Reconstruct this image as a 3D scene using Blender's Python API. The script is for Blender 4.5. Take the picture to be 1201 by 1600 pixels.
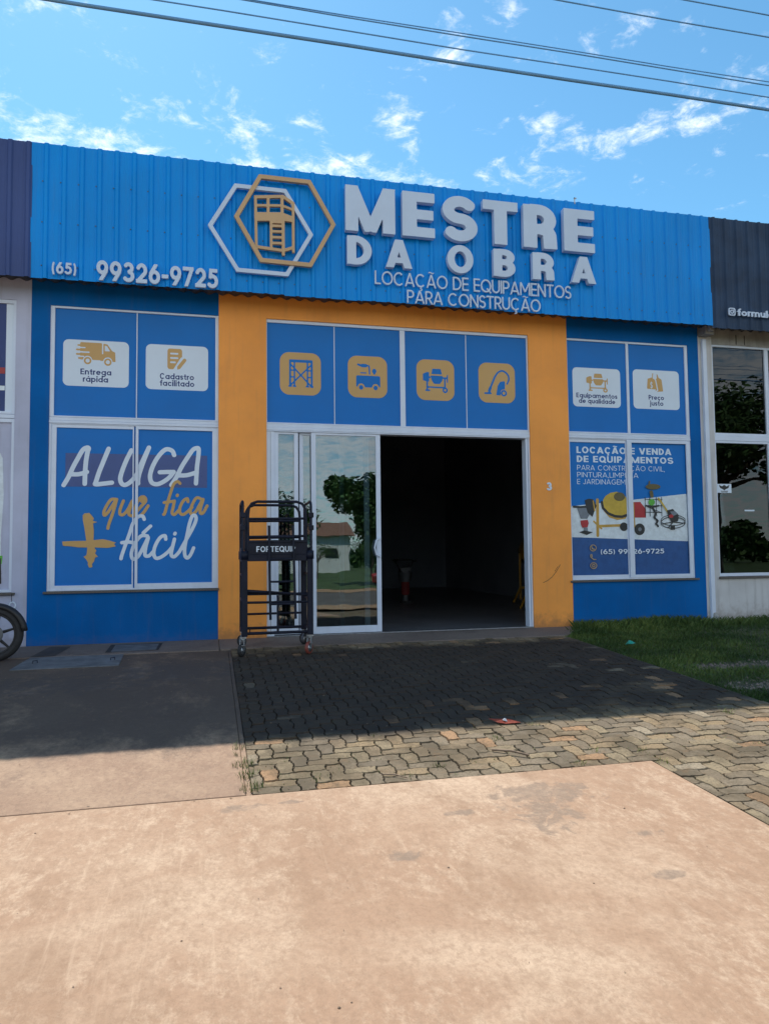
import bpy, bmesh, math, random
import numpy as np
from mathutils import Vector, Matrix
from mathutils.geometry import delaunay_2d_cdt
random.seed(7); np.random.seed(7)
R = math.radians
scene = bpy.context.scene
COL = scene.collection
for o in list(bpy.data.objects): bpy.data.objects.remove(o)

# ------------------------------------------------------------------ camera
YAW, PITCH, ROLL = 0.23396, 0.0570943, -0.0110874
CAMP = Vector((0.0, -10.15, 1.13437))
fw = Vector((math.sin(YAW)*math.cos(PITCH), math.cos(YAW)*math.cos(PITCH), math.sin(PITCH)))
rt = Vector((math.cos(YAW), -math.sin(YAW), 0)); up = rt.cross(fw)
rx_ = rt*math.cos(ROLL) + up*math.sin(ROLL); ux_ = up*math.cos(ROLL) - rt*math.sin(ROLL)
cam = bpy.data.cameras.new('camera'); camo = bpy.data.objects.new('camera', cam); COL.objects.link(camo)
cam.sensor_fit = 'HORIZONTAL'; cam.sensor_width = 36; cam.lens = 1134.26*36/1201
cam.clip_start = .05; cam.clip_end = 3000
m = Matrix((rx_, ux_, -fw)).transposed().to_4x4(); m.translation = CAMP
camo.matrix_world = m; scene.camera = camo

# ------------------------------------------------------------------ light
SUN_EL, SUN_AZ = R(55.2), R(-15.0)           # behind the building, a little to the left
sun = bpy.data.lights.new('sun', 'SUN'); sun.energy = 4.6; sun.angle = R(.5); sun.color = (1.0, .95, .87)
so = bpy.data.objects.new('sun', sun); COL.objects.link(so)
sdir = Vector((math.sin(SUN_AZ)*math.cos(SUN_EL), math.cos(SUN_AZ)*math.cos(SUN_EL), math.sin(SUN_EL)))
so.rotation_euler = (sdir).to_track_quat('Z', 'Y').to_euler()
scene.view_settings.view_transform = 'Standard'; scene.view_settings.look = 'None'
scene.view_settings.gamma = 1; scene.view_settings.use_curve_mapping = False
scene.view_settings.exposure = 0.35

w = bpy.data.worlds.new('World'); scene.world = w; w.use_nodes = True
nt = w.node_tree; N = nt.nodes; L = nt.links
bg = N['Background']; bg.inputs[1].default_value = 0.1
def nd(tree, t, **k):
    n = tree.nodes.new(t)
    for a, b in k.items(): setattr(n, a, b)
    return n
def mth(tree, op, a, b=None, c=None, clamp=False):
    n = tree.nodes.new('ShaderNodeMath'); n.operation = op; n.use_clamp = clamp
    for i, v in enumerate((a, b, c)):
        if v is None: continue
        if isinstance(v, (int, float)): n.inputs[i].default_value = v
        else: tree.links.new(v, n.inputs[i])
    return n.outputs[0]
def mixc(tree, f, a, b, mode='MIX'):
    n = tree.nodes.new('ShaderNodeMix'); n.data_type = 'RGBA'; n.blend_type = mode
    for s, v in ((n.inputs[0], f), (n.inputs[6], a), (n.inputs[7], b)):
        if isinstance(v, (int, float)): s.default_value = v
        elif isinstance(v, tuple): s.default_value = (v[0], v[1], v[2], 1)
        else: tree.links.new(v, s)
    return n.outputs[2]
def mrange(tree, v, a, b, c=0., d=1., smooth=True):
    n = tree.nodes.new('ShaderNodeMapRange'); n.interpolation_type = 'SMOOTHSTEP' if smooth else 'LINEAR'
    tree.links.new(v, n.inputs[0])
    for i, x in enumerate((a, b, c, d)): n.inputs[i+1].default_value = x
    return n.outputs[0]
sky = nd(nt, 'ShaderNodeTexSky'); sky.sky_type = 'NISHITA'; sky.sun_disc = False
sky.sun_elevation = SUN_EL; sky.sun_rotation = SUN_AZ; sky.air_density = 1.0; sky.dust_density = 0.25; sky.ozone_density = 2.0
skyc = mixc(nt, 1.0, sky.outputs[0], (.88, 1.44, 1.48), 'MULTIPLY')
tc = nd(nt, 'ShaderNodeTexCoord'); sep = nd(nt, 'ShaderNodeSeparateXYZ'); L.new(tc.outputs['Generated'], sep.inputs[0])
az = mth(nt, 'MULTIPLY', mth(nt, 'ARCTAN2', sep.outputs[0], sep.outputs[1]), 57.2958)
el = mth(nt, 'MULTIPLY', mth(nt, 'ARCSINE', sep.outputs[2]), 57.2958)
# cloud layer seen in perspective: direction divided by its height
zc = mth(nt, 'ADD', mth(nt, 'MAXIMUM', sep.outputs[2], 0.0), .12)
cx = mth(nt, 'DIVIDE', sep.outputs[0], zc); cy = mth(nt, 'DIVIDE', sep.outputs[1], zc)
cmb = nd(nt, 'ShaderNodeCombineXYZ'); L.new(cx, cmb.inputs[0]); L.new(cy, cmb.inputs[1])
def noise(tree, vec, scale, detail=6, rough=.55, dist=0.0, dims='3D'):
    n = tree.nodes.new('ShaderNodeTexNoise'); n.noise_dimensions = dims
    if vec is not None: tree.links.new(vec, n.inputs['Vector'])
    n.inputs['Scale'].default_value = scale; n.inputs['Detail'].default_value = detail
    n.inputs['Roughness'].default_value = rough; n.inputs['Distortion'].default_value = dist
    return n.outputs['Fac']
n1 = noise(nt, cmb.outputs[0], 10.0, 10, .66, .5)
n2 = noise(nt, cmb.outputs[0], 1.6, 4, .5, .0)
n3 = noise(nt, cmb.outputs[0], 30.0, 8, .7, .6)
blobs = [(-9.5, 28.4, 6.0, 1.2, .32), (4.8, 28.2, 5.0, 1.0, .28), (15.0, 31.0, 1.3, 1.6, .20), (15.8, 34.4, 2.0, .9, .14), (35.0, 29.4, 6.0, 1.0, .22), (39.5, 30.8, 4, 1.0, .18),
         (12.5, 28.3, 4.0, 1.1, .27), (19.1, 37.3, 1.3, .8, .24), (24.2, 37.6, 1.6, .9, .24), (31, 34.8, 4, 1.2, .12), (26.6, 30.9, 1.6, .6, .22), (3, 31, 6, 1.6, .16), (25,27.6,3,1.2,.14), (19.5, 35.0, 1.6, .6, .2), (-13, 37, 4, 1.5, .15)]
acc = None
for a0, e0, sa, se, g in blobs:
    da = mth(nt, 'DIVIDE', mth(nt, 'SUBTRACT', az, a0), sa); de = mth(nt, 'DIVIDE', mth(nt, 'SUBTRACT', el, e0), se)
    s_ = mth(nt, 'ADD', mth(nt, 'MULTIPLY', da, da), mth(nt, 'MULTIPLY', de, de))
    v = mth(nt, 'MULTIPLY', mth(nt, 'EXPONENT', mth(nt, 'MULTIPLY', s_, -.7)), g)
    acc = v if acc is None else mth(nt, 'MAXIMUM', acc, v)
acc = mth(nt, 'ADD', acc, mth(nt, 'MULTIPLY', mrange(nt, sep.outputs[1], .15, -.45, 0.0, .34), mrange(nt, sep.outputs[2], .80, .35, .3, 1.0)))      # cloudier street side, as the glass shows; low cloud added to light the facade
f = mth(nt, 'ADD', mth(nt, 'ADD', mth(nt, 'ADD', mth(nt, 'MULTIPLY', n1, .80), mth(nt, 'MULTIPLY', n3, .35)), mth(nt, 'MULTIPLY', n2, .15)), mth(nt, 'MULTIPLY', acc, .85))
cf = mrange(nt, f, .72, 1.03, 0, .97)
skyc = mixc(nt, cf, skyc, (11.0, 11.3, 11.5))
L.new(skyc, bg.inputs[0])

# ------------------------------------------------------------------ helpers
WL = {}                                         # world location of every thing's origin
def tag(o, label=None, cat=None, group=None, kind=None):
    if label: o['label'] = label
    if cat: o['category'] = cat
    if group: o['group'] = group
    if kind: o['kind'] = kind
    return o
def thing(name, label, cat, loc=(0, 0, 0), group=None):
    o = bpy.data.objects.new(name, None); COL.objects.link(o); o.location = loc; o.empty_display_size = .1
    WL[o.name] = Vector(loc); return tag(o, label, cat, group)
def link(name, me, mat, parent=None):
    if mat is not None and not me.materials: me.materials.append(mat)
    o = bpy.data.objects.new(name, me); COL.objects.link(o)
    if parent is not None: o.parent = parent
    return o
class MB:
    def __init__(s): s.v = []; s.f = []; s.sm = []
    def add(s, vs, fs, smooth=False):
        n = len(s.v); s.v += [tuple(v) for v in vs]; s.f += [tuple(i+n for i in f) for f in fs]; s.sm += [smooth]*len(fs); return s
    def box(s, x0, x1, y0, y1, z0, z1):
        return s.add([(x0,y0,z0),(x1,y0,z0),(x1,y1,z0),(x0,y1,z0),(x0,y0,z1),(x1,y0,z1),(x1,y1,z1),(x0,y1,z1)],
                     [(0,3,2,1),(4,5,6,7),(0,1,5,4),(1,2,6,5),(2,3,7,6),(3,0,4,7)])
    def tube(s, pts, r, n=10, cap=True, closed=False):
        pts = [Vector(p) for p in pts]; rr = r if isinstance(r, (list, tuple)) else [r]*len(pts); rings = []
        prev = None; m_ = len(pts)
        for i, p in enumerate(pts):
            if closed: d = (pts[(i+1) % m_]-pts[i-1])
            else: d = (pts[min(i+1, m_-1)]-pts[max(i-1, 0)])
            d.normalize()
            a = prev if prev is not None else (Vector((0, 0, 1)) if abs(d.z) < .9 else Vector((1, 0, 0)))
            u = (a-d*a.dot(d))
            if u.length < 1e-6: u = d.orthogonal()
            u.normalize(); prev = u; v = d.cross(u)
            rings.append([p+(u*math.cos(6.28319*k/n)+v*math.sin(6.28319*k/n))*rr[i] for k in range(n)])
        vs = [q for rg in rings for q in rg]; fs = []
        for i in range(m_ if closed else m_-1):
            j = (i+1) % m_
            for k in range(n): fs.append((i*n+k, i*n+(k+1) % n, j*n+(k+1) % n, j*n+k))
        s.add(vs, fs, True)
        if cap and not closed:
            s.add(rings[0], [tuple(range(n-1, -1, -1))]); s.add(rings[-1], [tuple(range(n))])
        return s
    def lathe(s, c, axis, prof, n=28, closed=False):
        """prof: list of (along, radius)"""
        c = Vector(c); d = Vector(axis).normalized(); u = d.orthogonal().normalized(); v = d.cross(u); vs = []; m_ = len(prof)
        for a, r in prof:
            for k in range(n): t = 6.283185*k/n; vs.append(c+d*a+(u*math.cos(t)+v*math.sin(t))*r)
        fs = []
        for i in range(m_ if closed else m_-1):
            j = (i+1) % m_
            for k in range(n): fs.append((i*n+k, i*n+(k+1) % n, j*n+(k+1) % n, j*n+k))
        return s.add(vs, fs, True)
    def prism(s, poly, y0, y1):                 # polygon in x,z pulled along y
        n = len(poly); vs = [(x, y0, z) for x, z in poly]+[(x, y1, z) for x, z in poly]
        fs = [tuple(range(n)), tuple(range(2*n-1, n-1, -1))]+[(i, (i+1) % n+0, (i+1) % n+n, i+n) for i in range(n)]
        return s.add(vs, fs)
    def build(s, name, mat, parent=None, bevel=0, fix=False, root=None):
        off = Vector((0, 0, 0))
        p = parent
        while p is not None:
            if p.name in WL: off = WL[p.name]; break
            p = p.parent
        me = bpy.data.meshes.new(name); me.from_pydata([(a-off.x, b-off.y, c-off.z) for a, b, c in s.v], [], s.f)
        me.polygons.foreach_set('use_smooth', s.sm)
        if fix:
            bm = bmesh.new(); bm.from_mesh(me); bmesh.ops.remove_doubles(bm, verts=bm.verts, dist=1e-6); bmesh.ops.recalc_face_normals(bm, faces=bm.faces); bm.to_mesh(me); bm.free()
        o = link(name, me, mat, parent)
        if bevel:
            b = o.modifiers.new('edge', 'BEVEL'); b.width = bevel; b.segments = 2; b.limit_method = 'ANGLE'; b.angle_limit = R(50)
        return o
def box(name, mat, parent, *a, bevel=0): return MB().box(*a).build(name, mat, parent, bevel)

# ------------------------------------------------------------------ materials
def lin(r, g, b):
    f = lambda c: c/12.92 if c <= .04045 else ((c+.055)/1.055)**2.4
    return (f(r/255), f(g/255), f(b/255))
def mat(name, col, rough=.6, var=.08, vs=3.0, bump=0.0, bs=40, metal=0, spec=.5, dirt=None, streak=0, coat=0):
    m = bpy.data.materials.new(name); m.use_nodes = True; t = m.node_tree; b = t.nodes['Principled BSDF']
    g = nd(t, 'ShaderNodeNewGeometry'); P = g.outputs['Position']
    b.inputs['Roughness'].default_value = rough; b.inputs['Metallic'].default_value = metal; b.inputs['Specular IOR Level'].default_value = spec
    if coat: b.inputs['Coat Weight'].default_value = coat; b.inputs['Coat Roughness'].default_value = .08
    nf = noise(t, P, vs, 7, .6)
    c = mixc(t, mrange(t, nf, .3, .7), tuple(x*(1-var) for x in col), tuple(min(1, x*(1+var)) for x in col))
    if streak:
        mp = nd(t, 'ShaderNodeMapping'); mp.inputs['Scale'].default_value = (9, 9, .55); t.links.new(P, mp.inputs[0])
        c = mixc(t, mth(t, 'MULTIPLY', mrange(t, noise(t, mp.outputs[0], 1.3, 5, .6), .5, .8), streak), c, (.12, .11, .10))
    if dirt:                                    # splashed soil, thicker towards the foot of the wall; the soil is real and stays put
        sp = nd(t, 'ShaderNodeSeparateXYZ'); t.links.new(P, sp.inputs[0])
        dz = mth(t, 'ADD', mrange(t, sp.outputs[2], dirt[1], dirt[0], 0, 1, False), mth(t, 'MULTIPLY', mth(t, 'SUBTRACT', noise(t, P, 9, 6, .7), .5), 1.4))
        c = mixc(t, mth(t, 'MULTIPLY', mrange(t, dz, .35, 1.1), dirt[2]), c, (.16, .09, .055))
    t.links.new(c, b.inputs['Base Color'])
    rv = mth(t, 'ADD', mth(t, 'MULTIPLY', mth(t, 'SUBTRACT', noise(t, P, vs*4, 4), .5), .25), rough, clamp=True); t.links.new(rv, b.inputs['Roughness'])
    if bump:
        bn = nd(t, 'ShaderNodeBump'); bn.inputs['Strength'].default_value = bump; bn.inputs['Distance'].default_value = .01
        t.links.new(noise(t, P, bs, 6, .6), bn.inputs['Height']); t.links.new(bn.outputs[0], b.inputs['Normal'])
    return m
M = {}
M['blue'] = mat('blue_wall_paint', (.0, .118, .40), .62, .13, 1.1, .22, 45, spec=.12, dirt=(0.0, .25, .16), streak=.16)
M['orange'] = mat('orange_wall_paint', (.93, .352, .062), .65, .09, 1.1, .22, 45, dirt=(0.0, .40, .55), streak=.14)
M['white_wall'] = mat('white_wall_paint', (.55, .55, .56), .7, .10, 1.5, .2, 50, dirt=(-.05, .5, .5), streak=.35)
M['lilac_wall'] = mat('lilac_white_paint', (.46, .49, .64), .7, .09, 1.5, .2, 50, dirt=(-.05, .5, .4), streak=.25)
M['conc_beam'] = mat('raw_concrete_beam', (.34, .33, .31), .85, .2, 4, .4, 40, streak=.5)
M['sheet'] = mat('blue_painted_sheet', (.0, .275, .78), .42, .07, .9, .03, 12, streak=.13, spec=.2)
M['sheet_l'] = mat('purple_grey_sheet', (.052, .085, .235), .4, .10, .9, .03, 12, streak=.04, spec=.2)
M['sheet_r'] = mat('charcoal_sheet', (.022, .048, .10), .45, .25, 2.5, .03, 12, streak=.04, spec=.2)
M['under'] = mat('weathered_fibre_roof_sheet', (.10, .09, .085), .9, .2, 4, .3, 40)
M['letter'] = mat('sign_letter_white', (.55, .655, .81), .42, .04, 2)
M['letter_side'] = M['letter']
M['gold'] = mat('sign_gold_paint', (.56, .36, .18), .45, .05, 2)
M['alu'] = mat('white_aluminium', (.64, .72, .86), .38, .05, 2.5, streak=.06)
M['sill'] = mat('granite_sill', (.10, .09, .085), .5, .3, 60)
M['film'] = mat('blue_window_film', (.006, .165, .54), .36, .05, 1.3, .03, 5, spec=.22)
M['film_w'] = mat('white_window_print', (.66, .76, .88), .34, .03, 1.3, spec=.4)
M['film_g'] = mat('gold_window_print', (.56, .34, .12), .34, .04, 1.3, spec=.4)
M['film_n'] = mat('navy_print', (.012, .035, .17), .32, .04, 1.3, spec=.4)
M['film_p'] = mat('plum_print', (.050, .088, .27), .32, .06, 6, spec=.4)
for k, c in dict(pwhite=(.66, .74, .80), pnavy=(.016, .085, .28), pgrey=(.17, .20, .24), porange=(.50, .30, .06), pyellow=(.55, .38, .05), pdark=(.022, .025, .03), polive=(.12, .10, .04), pred=(.42, .03, .04), pgreen=(.10, .42, .05), pgold=(.42, .30, .14)).items():
    M[k] = mat('print_'+k[1:], c, .32, .1, 12, spec=.4)
M['scaf'] = mat('dark_blue_scaffold_paint', (.007, .010, .024), .5, .25, 9, .1, 60, spec=.25)
M['rubber'] = mat('black_rubber', (.022, .022, .024), .75, .2, 20, .2, 90)
M['steel'] = mat('zinc_steel', (.35, .37, .40), .35, .2, 15, metal=.85)
M['redrub'] = mat('red_brown_caster', (.22, .05, .035), .5, .1, 20)
M['inner_wall'] = mat('inner_wall', (.20, .215, .26), .8, .1, 1)
M['inner_floor'] = mat('inner_floor', (.15, .15, .16), .35, .15, 1.5)
M['black'] = mat('black_plastic', (.014, .014, .016), .5, .2, 10)
M['red'] = mat('red_paint', (.34, .02, .02), .35, .1, 5)
M['red_dusty'] = mat('dusty_red_rubber', (.20, .02, .02), .7, .2, 8)  # bellows red with the interior's dimness put into the colour
M['yellow'] = mat('yellow_paint', (.38, .20, .02), .45, .1, 5)
M['grey'] = mat('grey_paint', (.12, .125, .135), .5, .1, 5)
M['plate'] = mat('grey_concrete_cover', (.125, .13, .14), .85, .3, 6, .3, 60)
M['cable'] = mat('cable_black', (.12, .30, .54), .6, .1, 5)  # black cable with sky glare painted into the colour
M['pole'] = mat('concrete_pole', (.36, .35, .33), .9, .1, 3, .3, 30)
M['bark'] = mat('bark', (.10, .07, .05), .9, .3, 6, .5, 30)
M['roof_tile'] = mat('clay_roof', (.22, .11, .07), .85, .2, 8, .3, 30)
M['far_wall'] = mat('pale_render', (.62, .60, .55), .85, .08, 1)
M['paper_red'] = mat('red_orange_wrapper', (.36, .06, .025), .5, .3, 30)
M['paper_w'] = mat('white_wrapper', (.6, .6, .62), .45, .1, 30)
M['teal'] = mat('teal_plastic', (.03, .38, .28), .4, .1, 30)
M['stick'] = mat('dry_twig', (.22, .15, .10), .85, .2, 30)

def glass(name, tint, ior=1.5):
    m = bpy.data.materials.new(name); m.use_nodes = True; t = m.node_tree; t.nodes.clear()
    o = nd(t, 'ShaderNodeOutputMaterial'); mx = nd(t, 'ShaderNodeMixShader'); tr = nd(t, 'ShaderNodeBsdfTransparent'); gl = nd(t, 'ShaderNodeBsdfGlossy')
    tr.inputs[0].default_value = (*tint, 1); gl.inputs['Roughness'].default_value = 0.0; gl.inputs[0].default_value = (.93, .97, 1, 1)
    fr = nd(t, 'ShaderNodeFresnel'); fr.inputs[0].default_value = ior
    bn = nd(t, 'ShaderNodeBump'); g = nd(t, 'ShaderNodeNewGeometry'); t.links.new(noise(t, g.outputs['Position'], 1.6, 2), bn.inputs['Height'])
    bn.inputs['Strength'].default_value = .06; bn.inputs['Distance'].default_value = .02
    t.links.new(bn.outputs[0], gl.inputs['Normal'])
    t.links.new(fr.outputs[0], mx.inputs[0]); t.links.new(tr.outputs[0], mx.inputs[1]); t.links.new(gl.outputs[0], mx.inputs[2]); t.links.new(mx.outputs[0], o.inputs[0])
    return m
M['glass'] = glass('clear_glass', (.62, .70, .72), 2.15)
M['glass_dark'] = glass('tinted_glass', (.22, .25, .28), 1.6)

# ---- ground materials
def ground_mat(name, base, light, dark, patches=(), patchcol=(.16, .13, .11), grain=1.0, mould_shade=None):
    m = bpy.data.materials.new(name); m.use_nodes = True; t = m.node_tree; b = t.nodes['Principled BSDF']
    g = nd(t, 'ShaderNodeNewGeometry'); P = g.outputs['Position']
    mp = nd(t, 'ShaderNodeMapping'); mp.inputs['Scale'].default_value = (1, .55, 1); mp.inputs['Rotation'].default_value = (0, 0, .35); t.links.new(P, mp.inputs[0])
    c = mixc(t, mrange(t, noise(t, P, .75, 8, .62, .6), .42, .68), base, light)
    c = mixc(t, mth(t, 'MULTIPLY', mrange(t, noise(t, mp.outputs[0], 2.1, 8, .68, .4), .50, .70), .75), c, dark)
    c = mixc(t, mth(t, 'MULTIPLY', mth(t, 'MULTIPLY', mrange(t, noise(t, mp.outputs[0], 13, 12, .84, .15), .47, .60), mrange(t, noise(t, P, 1.3, 6, .6), .36, .60)), .85), c, light)
    c = mixc(t, mth(t, 'MULTIPLY', mrange(t, noise(t, mp.outputs[0], 30, 10, .85), .49, .60), .42), c, tuple(x*.85 for x in dark))
    c = mixc(t, mth(t, 'MULTIPLY', mrange(t, noise(t, P, 38, 8, .8), .40, .62), .40*grain), c, tuple(x*.72 for x in base))
    c = mixc(t, mth(t, 'MULTIPLY', mrange(t, noise(t, P, 190, 4, .8), .58, .70), .55*grain), c, tuple(x*.45 for x in base))
    mp2 = nd(t, 'ShaderNodeMapping'); mp2.inputs['Scale'].default_value = (14, .9, 1); mp2.inputs['Rotation'].default_value = (0, 0, -.42); t.links.new(P, mp2.inputs[0])
    c = mixc(t, mth(t, 'MULTIPLY', mth(t, 'MULTIPLY', mrange(t, noise(t, mp2.outputs[0], 2.2, 8, .7), .54, .70), mrange(t, noise(t, P, .9, 4, .6), .45, .65)), .45), c, light)
    acc = None; sp = nd(t, 'ShaderNodeSeparateXYZ'); t.links.new(P, sp.inputs[0])
    for (px, py, sx, sy) in patches:
        da = mth(t, 'DIVIDE', mth(t, 'SUBTRACT', sp.outputs[0], px), sx); de = mth(t, 'DIVIDE', mth(t, 'SUBTRACT', sp.outputs[1], py), sy)
        v = mth(t, 'SUBTRACT', 1.0, mth(t, 'ADD', mth(t, 'MULTIPLY', da, da), mth(t, 'MULTIPLY', de, de)))
        acc = v if acc is None else mth(t, 'MAXIMUM', acc, v)
    if acc is not None:
        s = mth(t, 'ADD', mth(t, 'MAXIMUM', acc, -1.0), mth(t, 'MULTIPLY', mth(t, 'SUBTRACT', noise(t, P, 7, 7, .65, .5), .5), 5.0))
        c = mixc(t, mth(t, 'MULTIPLY', mrange(t, s, .30, .80), mrange(t, noise(t, P, 22, 8, .75), .32, .60, .35, .85)), c, patchcol)
    if mould_shade:                                   # mouldy blotches plus painted shade darkening the back part of the slab
        k = mth(t, 'ADD', mrange(t, sp.outputs[1], mould_shade[0], mould_shade[1]), mth(t, 'MULTIPLY', mth(t, 'SUBTRACT', noise(t, mp.outputs[0], 1.7, 11, .78, .2), .5), 3.0))
        c = mixc(t, mrange(t, k, .2, 1.0, 0, mould_shade[2]), c, (.074, .055, .046))
    t.links.new(c, b.inputs['Base Color']); b.inputs['Roughness'].default_value = .85; b.inputs['Specular IOR Level'].default_value = .3
    bn = nd(t, 'ShaderNodeBump'); bn.inputs['Strength'].default_value = .55; bn.inputs['Distance'].default_value = .006
    hh = mth(t, 'ADD', noise(t, P, 70, 8, .75), mth(t, 'MULTIPLY', noise(t, P, 6, 4, .5), 1.5)); t.links.new(hh, bn.inputs['Height']); t.links.new(bn.outputs[0], b.inputs['Normal'])
    return m
M['slab'] = ground_mat('sandy_concrete', (.40, .25, .158), (.56, .40, .275), (.325, .20, .122),
    patches=[(1.85, -6.20, .42, .20), (1.75, -6.45, .22, .28), (.90, -6.75, .10, .10), (.15, -6.02, .17, .06), (.45, -5.99, .09, .03), (1.98, -7.2, .12, .05), (2.15, -6.8, .10, .05), (1.3, -6.35, .1, .05)], patchcol=(.245, .175, .125))
M['pad'] = ground_mat('reddish_worn_concrete', (.315, .20, .132), (.43, .295, .195), (.23, .15, .105), patches=[(-.2, -2.2, 1.2, .6), (-1.4, -2.6, 1.0, .5)], patchcol=(.17, .14, .13), mould_shade=(-5.3, -4.2, .84))
M['walk'] = ground_mat('grey_walkway_concrete', (.195, .15, .125), (.26, .205, .17), (.13, .10, .085))
M['soil'] = ground_mat('red_soil', (.17, .105, .07), (.27, .19, .13), (.10, .065, .045), grain=2)
M['asphalt'] = ground_mat('dusty_asphalt', (.13, .115, .10), (.19, .165, .14), (.10, .09, .08))  # street tone lightened to bounce more light onto the facade
M['dirt'] = ground_mat('orange_dirt', (.42, .25, .13), (.5, .33, .2), (.3, .17, .1))
M['verge'] = mat('mown_grass', (.055, .095, .022), .9, .35, 1.2, .6, 12)
M['turf_soil'] = mat('turf_soil', (.085, .075, .04), .95, .35, 5, .6, 40)

def paver_mat():
    m = bpy.data.materials.new('weathered_paver'); m.use_nodes = True; t = m.node_tree; b = t.nodes['Principled BSDF']
    g = nd(t, 'ShaderNodeNewGeometry'); P = g.outputs['Position']; oi = nd(t, 'ShaderNodeObjectInfo')
    rnd = mth(t, 'FRACT', mth(t, 'ADD', oi.outputs['Random'], g.outputs['Random Per Island']))
    cr = nd(t, 'ShaderNodeValToRGB'); t.links.new(rnd, cr.inputs[0]); cr.color_ramp.interpolation = 'CONSTANT'
    cols = [(0, (.255, .205, .145)), (.2, (.205, .172, .13)), (.38, (.285, .24, .17)), (.55, (.175, .150, .118)), (.68, (.24, .205, .16)), (.82, (.30, .235, .155)), (.92, (.38, .245, .15)), (.97, (.33, .29, .23))]
    e = cr.color_ramp.elements; e[0].color = (*cols[0][1], 1); e[1].position = cols[1][0]; e[1].color = (*cols[1][1], 1)
    for p_, c_ in cols[2:]: x = e.new(p_); x.color = (*c_, 1)
    c = cr.outputs[0]
    c = mixc(t, mth(t, 'MULTIPLY', mrange(t, noise(t, P, 60, 7, .75), .45, .62), .55), c, (.085, .078, .062))
    c = mixc(t, mth(t, 'MULTIPLY', mrange(t, noise(t, P, 2.2, 9, .72), .44, .60), .62), c, (.078, .064, .042))
    c = mixc(t, mth(t, 'MULTIPLY', mrange(t, noise(t, P, 11, 9, .75, .5), .54, .66), .55), c, (.17, .115, .07))
    # black mouldy growth plus painted shade over the middle of the drive
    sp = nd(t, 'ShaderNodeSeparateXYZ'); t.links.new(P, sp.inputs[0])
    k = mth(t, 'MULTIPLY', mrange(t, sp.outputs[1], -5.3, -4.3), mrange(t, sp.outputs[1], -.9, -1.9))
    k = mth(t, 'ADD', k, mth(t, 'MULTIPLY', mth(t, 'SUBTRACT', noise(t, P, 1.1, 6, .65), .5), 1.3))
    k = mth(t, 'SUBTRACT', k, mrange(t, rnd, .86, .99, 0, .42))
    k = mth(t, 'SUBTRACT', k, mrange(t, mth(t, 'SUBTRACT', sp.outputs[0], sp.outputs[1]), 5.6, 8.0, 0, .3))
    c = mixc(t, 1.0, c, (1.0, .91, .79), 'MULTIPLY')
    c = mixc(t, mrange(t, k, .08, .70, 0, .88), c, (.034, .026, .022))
    t.links.new(c, b.inputs['Base Color']); b.inputs['Roughness'].default_value = .88; b.inputs['Specular IOR Level'].default_value = .25
    bn = nd(t, 'ShaderNodeBump'); bn.inputs['Strength'].default_value = .5; bn.inputs['Distance'].default_value = .006
    t.links.new(noise(t, P, 90, 7, .7), bn.inputs['Height']); t.links.new(bn.outputs[0], b.inputs['Normal'])
    return m
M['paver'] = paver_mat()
def leaf_mat(name, a, b_, trans=.25):
    m = bpy.data.materials.new(name); m.use_nodes = True; t = m.node_tree; b = t.nodes['Principled BSDF']
    g = nd(t, 'ShaderNodeNewGeometry')
    c = mixc(t, g.outputs['Random Per Island'], a, b_); c = mixc(t, mrange(t, noise(t, g.outputs['Position'], .8, 3), .35, .65), c, tuple(x*.6 for x in a))
    t.links.new(c, b.inputs['Base Color']); b.inputs['Roughness'].default_value = .6; b.inputs['Specular IOR Level'].default_value = .3
    return m
M['grass'] = leaf_mat('grass_blades', (.055, .115, .022), (.15, .19, .045))
M['tuft'] = leaf_mat('dry_tuft_blades', (.13, .19, .04), (.33, .30, .12))
M['leaf'] = leaf_mat('tree_leaves', (.05, .11, .03), (.11, .18, .05))

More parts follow.
